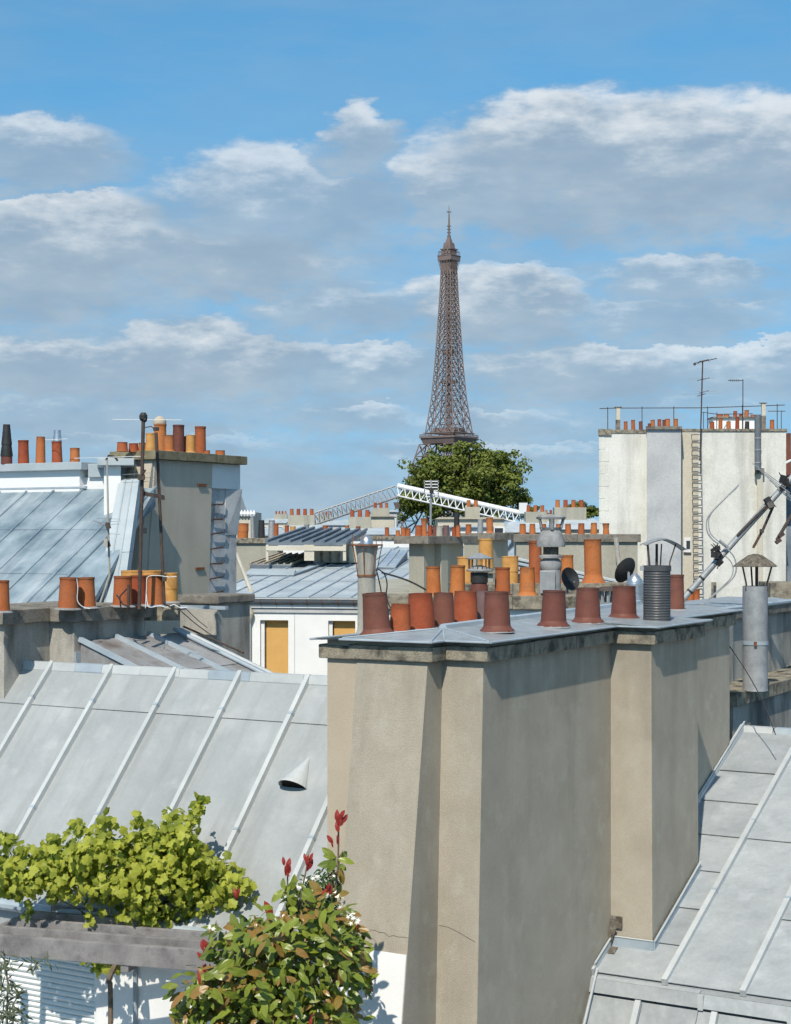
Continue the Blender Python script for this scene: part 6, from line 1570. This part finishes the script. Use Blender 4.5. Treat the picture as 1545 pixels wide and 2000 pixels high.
# dark steep roof with ornate edge behind the grey chimney
st_ = thing('steep_slate_roof', 'dark steep roof with scalloped white edge right behind the grey chimney', 'roof', Vector((P(470, 0, 75).x, 75, 0)))
MB().loft([P(440, 998, 75), P(482, 998, 75), P(482, 998, 79), P(440, 998, 79)], [P(440, 950, 76), P(466, 950, 76), P(466, 950, 78), P(440, 950, 78)]).build('roof', 'zinc_dark', st_)
MB().box(P(440, 0, 74.8).x, P(496, 0, 74.8).x, 74.8, 79, 0, ZP(1000, 74.8)).build('wall', 'cream_plain', st_)
for i in range(7):
    c = P(460 + i * 6, 1004, 74.7)
    MB().lathe([(.06, -.1), (.09, 0), (.05, .12), (.001, .2)], c, 6).build('scallop', 'white_paint', st_)
slabstack(440, 546, 1051, 63, .8, 'beige chimney wall with big orange pot and black cowl right of the grey chimney', .2, 'plaster_far', 'coping', .1)
pot_row('on the beige chimney wall by the grey chimney', 'pots on the beige chimney wall', 63.4, 1052, [(474, 1022, 22, 'wide', 'terra_orange'), (494, 1008, 8, 'plain', 'galv'), (511, 1016, 14, 'taper', 'black_metal'), (530, 1016, 13, 'plain', 'galv'), (539, 1022, 10, 'plain', 'terra_orange')])
pot_row('on the far roof under the canopy ridge', 'small far pots beside the canopy', 66, 1048, [(560, 1026, 9, 'plain', 'terra_red'), (572, 1028, 12, 'plain', 'terra_yellow'), (600, 1024, 10, 'waist', 'galv'), (636, 1026, 11, 'plain', 'terra_red'), (678, 1026, 9, 'plain', 'terra_orange'), (700, 1028, 10, 'plain', 'terra_red'), (756, 1030, 9, 'plain', 'terra_orange'), (777, 1036, 9, 'plain', 'terra_orange'), (788, 1030, 11, 'plain', 'terra_orange'), (797, 1032, 10, 'plain', 'terra_orange')])
slabstack(550, 804, 1047, 65.7, .8, 'low far parapet carrying small mixed pots behind the canopy', .15, 'white_wall', 'coping', .06)
# ================================================================== pergola
pd = Vector((.961, -.275, 0)); pn = Vector((.275, .961, 0))
YP = 13.75
pa = P(-40, 1822, YP); ztop = P(0, 1822, YP).z
per = thing('pergola', 'weathered grey wooden pergola with stepped slats below the left zinc roof', 'pergola', Vector((pa.x, pa.y, EYE - 6)))
def pslat(off, l0, l1, w, h, nm='slat', dz=0.0):
    c0 = pa + pn * off + pd * l0; c1 = pa + pn * off + pd * l1
    c = (c0 + c1) / 2; c.z = ztop - h / 2 + dz
    MB().obox(c, pd, pn, UP, (l1 - l0) / 2, w / 2, h / 2).build(nm, 'grey_wood', per, bevel=.006)
def lpx(off, px): return S(pa + pn * off, pd, px)
pslat(0, 0, lpx(0, 505), .06, .17, 'front_beam')
pslat(.28, 0, lpx(.28, 520), .045, .09)
pslat(.56, 0, lpx(.56, 560), .045, .09)
pslat(.84, lpx(.84, 48), lpx(.84, 560), .045, .12)
pslat(1.10, lpx(1.10, 101), lpx(1.10, 560), .045, .12)
for px in (-20, 300, 480):
    l = lpx(.55, px); c = pa + pd * l + pn * .58; c.z = ztop - .175
    MB().obox(c, pn, pd, UP, .60, .035, .05).build('cross_beam', 'grey_wood', per)
for px, off in ((-25, .9), (440, .06)):
    c = pa + pd * lpx(off, px) + pn * off
    MB().box(c.x - .04, c.x + .04, c.y - .04, c.y + .04, EYE - 6, ztop - .19).build('post', 'grey_wood', per)

# ================================================================== leaves
def leaf_mesh(name, m, outline, cup=.12, fold=.0):
    mb = MB(); n = len(outline)
    vs = [Vector((0, .45, cup * .4))] + [Vector((x, y, -cup * (x * x + (y - .45) ** 2) * 1.3 + fold * abs(x))) for x, y in outline]
    mb.add(vs, [(0, i + 1, (i + 1) % n + 1) for i in range(n)])
    return mb
vine_o = [(0, .02), (.16, -.10), (.36, -.06), (.44, .12), (.40, .22), (.56, .36), (.50, .56), (.34, .60), (.27, .78), (.12, .84), (0, 1.0), (-.10, .85), (-.27, .80), (-.33, .60), (-.52, .58), (-.57, .34), (-.40, .22), (-.44, .10), (-.34, -.08), (-.16, -.10)]
ell_o = [(0, 0), (.12, .12), (.20, .35), (.205, .58), (.13, .82), (0, 1.0), (-.13, .82), (-.205, .58), (-.20, .35), (-.12, .12)]
nar_o = [(0, 0), (.075, .2), (.095, .5), (.06, .8), (0, 1.0), (-.06, .8), (-.095, .5), (-.075, .2)]
star_o = []
for i in range(10):
    a = math.pi * 2 * i / 10; r_ = .5 if i % 2 == 0 else .2
    star_o.append((r_ * math.sin(a), .45 + r_ * math.cos(a)))
TEMPL = {}
def plant(nm, lab, base, ells, n, size, seed, outl, mats, cup, fold, Y0, dY, face, stems, big=300, shoots=(), shell=.5):
    rng = random.Random(seed)
    t = thing(nm, lab, 'plant', base)
    leaves = []; tot = sum(e[2] * e[3] for e in ells)
    for (px, py, rx, ry) in ells:
        k = max(4, int(n * rx * ry / tot))
        for _ in range(k):
            d = Vector((rng.gauss(0, 1), rng.gauss(0, 1), rng.gauss(0, 1))).normalized() * (rng.random() ** shell)
            Y = Y0 + d.y * dY * (min(rx, ry) / 80 + .4)
            p = P(px + d.x * rx, py - d.z * ry, Y)
            leaves.append((p, d, rng.choices(range(len(mats)), [w for _, w in mats])[0] if not (len(mats) > 2) else rng.choices(range(len(mats)), [w * (1.8 if (i == 1 and d.z > .1) else 1) for i, (_, w) in enumerate(mats)])[0], size * rng.uniform(.5, 1.4)))
    for (p, d, mi, s) in shoots: leaves.append((p, d, mi, s))
    leaves.sort(key=lambda l: l[0].y + rng.uniform(-.05, .05))
    def basis(d, up=False):
        nn = (d * .7 + face * .8 + Vector((rng.uniform(-1.1, 1.1), rng.uniform(-.8, .8), rng.uniform(-.8, .8)))).normalized()
        dirv = Vector((d.x * .8 + rng.uniform(-.7, .7), rng.uniform(-.5, .3), rng.uniform(-.9, .5)))
        if up: dirv = Vector((d.x * 1.2, -.1, 1.0)); nn = Vector((rng.uniform(-1, 1), -.8, .1)).normalized()
        y = (dirv - nn * dirv.dot(nn)).normalized(); x = y.cross(nn)
        return Matrix((x, y, nn)).transposed()
    tm = leaf_mesh('leaf', None, outl, cup, fold)
    mes = [meshdata(leaf_mesh('leaf', m, outl, cup, fold), 'leaf', m, False) for m, _ in mats]
    rest = [MB() for _ in mats]
    sel = set(range(min(big, len(leaves))))
    for i, (p, d, mi, s) in enumerate(leaves):
        B = basis(d, mi == 2)
        if i in sel:
            o = inst('leaf', mes[mi], t, p, B.to_euler(), (s * (.55 if mi == 2 else 1), s, s))
        else:
            mb = rest[mi]; n0 = len(mb.v)
            mb.v += [p + B @ (v * s) for v in tm.v]; mb.f += [tuple(a + n0 for a in f) for f in tm.f]
    for mb, (m, _) in zip(rest, mats):
        if mb.v:
            o = mb.build('foliage', m, t, recalc=False); o['kind'] = 'stuff'
    for pts, r_ in stems:
        MB().tube(smooth(pts, 4), r_, 6).build('stem', 'bark', t, True)
    return t
F0 = Vector((-.15, -.75, .75))
vine_e = [(255, 1722, 180, 60), (330, 1665, 70, 60), (165, 1670, 60, 55), (70, 1715, 80, 45), (5, 1712, 45, 50), (368, 1612, 20, 36), (392, 1568, 12, 16), (350, 1640, 25, 25), (212, 1612, 13, 26), (266, 1602, 10, 20), (452, 1735, 50, 46), (490, 1755, 18, 30), (330, 1590, 10, 18), (150, 1615, 16, 14), (290, 1622, 14, 18), (100, 1645, 14, 14), (430, 1690, 18, 14), (230, 1660, 60, 40), (300, 1640, 40, 30), (12, 1640, 28, 16), (48, 1660, 18, 16), (110, 1680, 45, 35), (400, 1765, 55, 30), (300, 1790, 85, 24), (380, 1690, 40, 45), (200, 1885, 45, 16)]
vb_ = Vector((P(213, 1900, 13.9).x, 13.9, EYE - 6))
vsh = []
rv = random.Random(31)
for (x0, y0, x1, y1, n_) in ((394, 1552, 340, 1690, 26), (212, 1585, 228, 1690, 16), (265, 1592, 262, 1690, 14), (282, 1610, 300, 1690, 10), (12, 1632, 60, 1720, 12), (88, 1652, 110, 1710, 10), (150, 1608, 170, 1690, 12), (335, 1582, 330, 1680, 10), (490, 1720, 440, 1770, 10), (200, 1600, 190, 1690, 10), (430, 1672, 410, 1740, 8), (60, 1765, 40, 1800, 5), (300, 1800, 310, 1835, 6), (170, 1780, 165, 1815, 5)):
    for i in range(n_):
        f = i / n_
        vsh.append((P(x0 + (x1 - x0) * f + rv.uniform(-11, 11), y0 + (y1 - y0) * f + rv.uniform(-6, 6), 14.1 + rv.uniform(-.1, .1)), Vector((rv.uniform(-.8, .8), -.2, rv.uniform(-.3, .5))), 0, rv.uniform(.045, .085)))
plant('grape_vine', 'yellow-green grape vine sprawling over the grey pergola', vb_, vine_e, 3500, .066, 4, vine_o, [('vine_leaf', 1)], .22, .16, 14.25, .50, F0,
      [([vb_, P(216, 1960, 13.9), P(212, 1920, 13.9), P(222, 1890, 13.9), P(240, 1860, 14.1), P(250, 1800, 14.5)], .022), ([P(222, 1890, 13.9), P(205, 1862, 14.3), P(160, 1780, 14.6)], .010), ([P(250, 1800, 14.6), P(320, 1720, 14.5), P(360, 1640, 14.3), P(394, 1565, 14.25)], .005), ([P(250, 1800, 14.6), P(230, 1700, 14.5), P(212, 1600, 14.25)], .005), ([P(160, 1780, 14.6), P(60, 1720, 14.6), P(5, 1640, 14.3)], .005)], shoots=vsh)
YB = 10.95
pb_ = Vector((P(540, 2000, YB).x, YB, EYE - 6))
ph_e = [(560, 1890, 140, 120), (480, 1935, 120, 70), (640, 1815, 60, 60), (560, 1800, 85, 40), (655, 1900, 60, 95), (520, 1990, 180, 50), (395, 1965, 55, 45), (500, 1850, 75, 60), (690, 1840, 28, 45), (660, 1680, 12, 25), (575, 1745, 30, 25), (420, 1900, 30, 40), (600, 2000, 110, 60), (455, 1840, 55, 45), (395, 1935, 60, 50), (700, 1900, 22, 60), (625, 1760, 30, 30)]
shoots = []
rs_ = random.Random(2)
for (x, y, n_, sp_) in ((560, 1702, 7, 9), (600, 1692, 6, 8), (661, 1615, 8, 13), (404, 1862, 6, 12), (402, 1905, 5, 8), (640, 1745, 4, 6), (655, 1655, 3, 8), (690, 1815, 3, 6), (465, 1755, 3, 5)):
    for _ in range(n_):
        shoots.append((P(x + rs_.uniform(-sp_, sp_) * .6, y + rs_.uniform(-sp_, sp_) * 1.3, YB - .1), Vector((rs_.uniform(-.7, .7), -.2, .9)), 2, rs_.uniform(.05, .085)))
plant('photinia_shrub', 'glossy green shrub with bronze leaves and red new shoots before the stack', pb_, ph_e, 2500, .105, 9, ell_o, [('photinia_leaf', 1.0), ('photinia_bronze', .24), ('photinia_red', .004)], .14, .25, YB, .42, Vector((-.1, -.7, .8)),
      [([pb_, P(540, 1960, YB), P(560, 1850, YB), P(585, 1760, YB)], .016), ([P(560, 1850, YB), P(640, 1780, YB), P(659, 1700, YB), P(661, 1590, YB - .08)], .006), ([P(585, 1760, YB), P(600, 1690, YB - .05)], .005), ([P(560, 1800, YB), P(562, 1700, YB - .05)], .005), ([P(540, 1960, YB), P(450, 1900, YB), P(404, 1862, YB - .05)], .006)], shoots=shoots)
jb = Vector((P(640, 1760, 12.3).x, 12.3, EYE - 6))
plant('jasmine_climber', 'small dark climber with white blossom between the shrub and the stack', jb, [(640, 1735, 36, 50), (612, 1735, 34, 34), (655, 1690, 14, 24), (630, 1775, 50, 24), (585, 1765, 30, 20)], 620, .048, 6, ell_o, [('jasmine_leaf', 1.0)], .12, .2, 12.25, .22, Vector((-.1, -.7, .6)), [([jb, P(640, 1900, 12.3), P(645, 1760, 12.3), P(655, 1680, 12.25)], .009)], big=120)
fl_t = thing('jasmine_blossom', 'scattered small white blossoms on the climber and shrub', 'flowers', P(640, 1740, 12.0))
fm_ = meshdata(leaf_mesh('flower', 'flower', star_o, .1), 'flower', 'flower', False)
rf_ = random.Random(12)
for (cx_, cy_, n_, sx_, sy_, Yf) in ((640, 1740, 26, 30, 45, 11.98), (600, 1735, 10, 25, 20, 11.98), (690, 1800, 8, 12, 10, 10.45), (415, 1820, 4, 6, 10, 10.45)):
    for _ in range(n_):
        o = inst('blossom', fm_, fl_t, P(cx_ + rf_.uniform(-sx_, sx_), cy_ + rf_.uniform(-sy_, sy_), Yf + rf_.uniform(-.06, .06)), (R(60) + rf_.uniform(-.6, .6), rf_.uniform(-.6, .6), rf_.uniform(-.6, .6)), (.036,) * 3)
ob = Vector((P(15, 2000, 11.0).x, 11.0, EYE - 6))
plant('olive_sprig', 'narrow-leaved grey green sprig in the lower left corner', ob, [(20, 1945, 26, 30), (5, 1895, 18, 30), (30, 1985, 22, 18), (8, 1985, 22, 25), (12, 1870, 14, 10), (75, 1880, 40, 7)], 260, .07, 3, nar_o, [('olive_leaf', 1.0)], .08, .1, 11.0, .25, Vector((-.1, -.7, .6)), [([ob, P(14, 1990, 11), P(18, 1940, 11), P(8, 1880, 11)], .006), ([P(14, 1990, 11), P(32, 1950, 11), P(45, 1930, 11)], .004)], big=150)
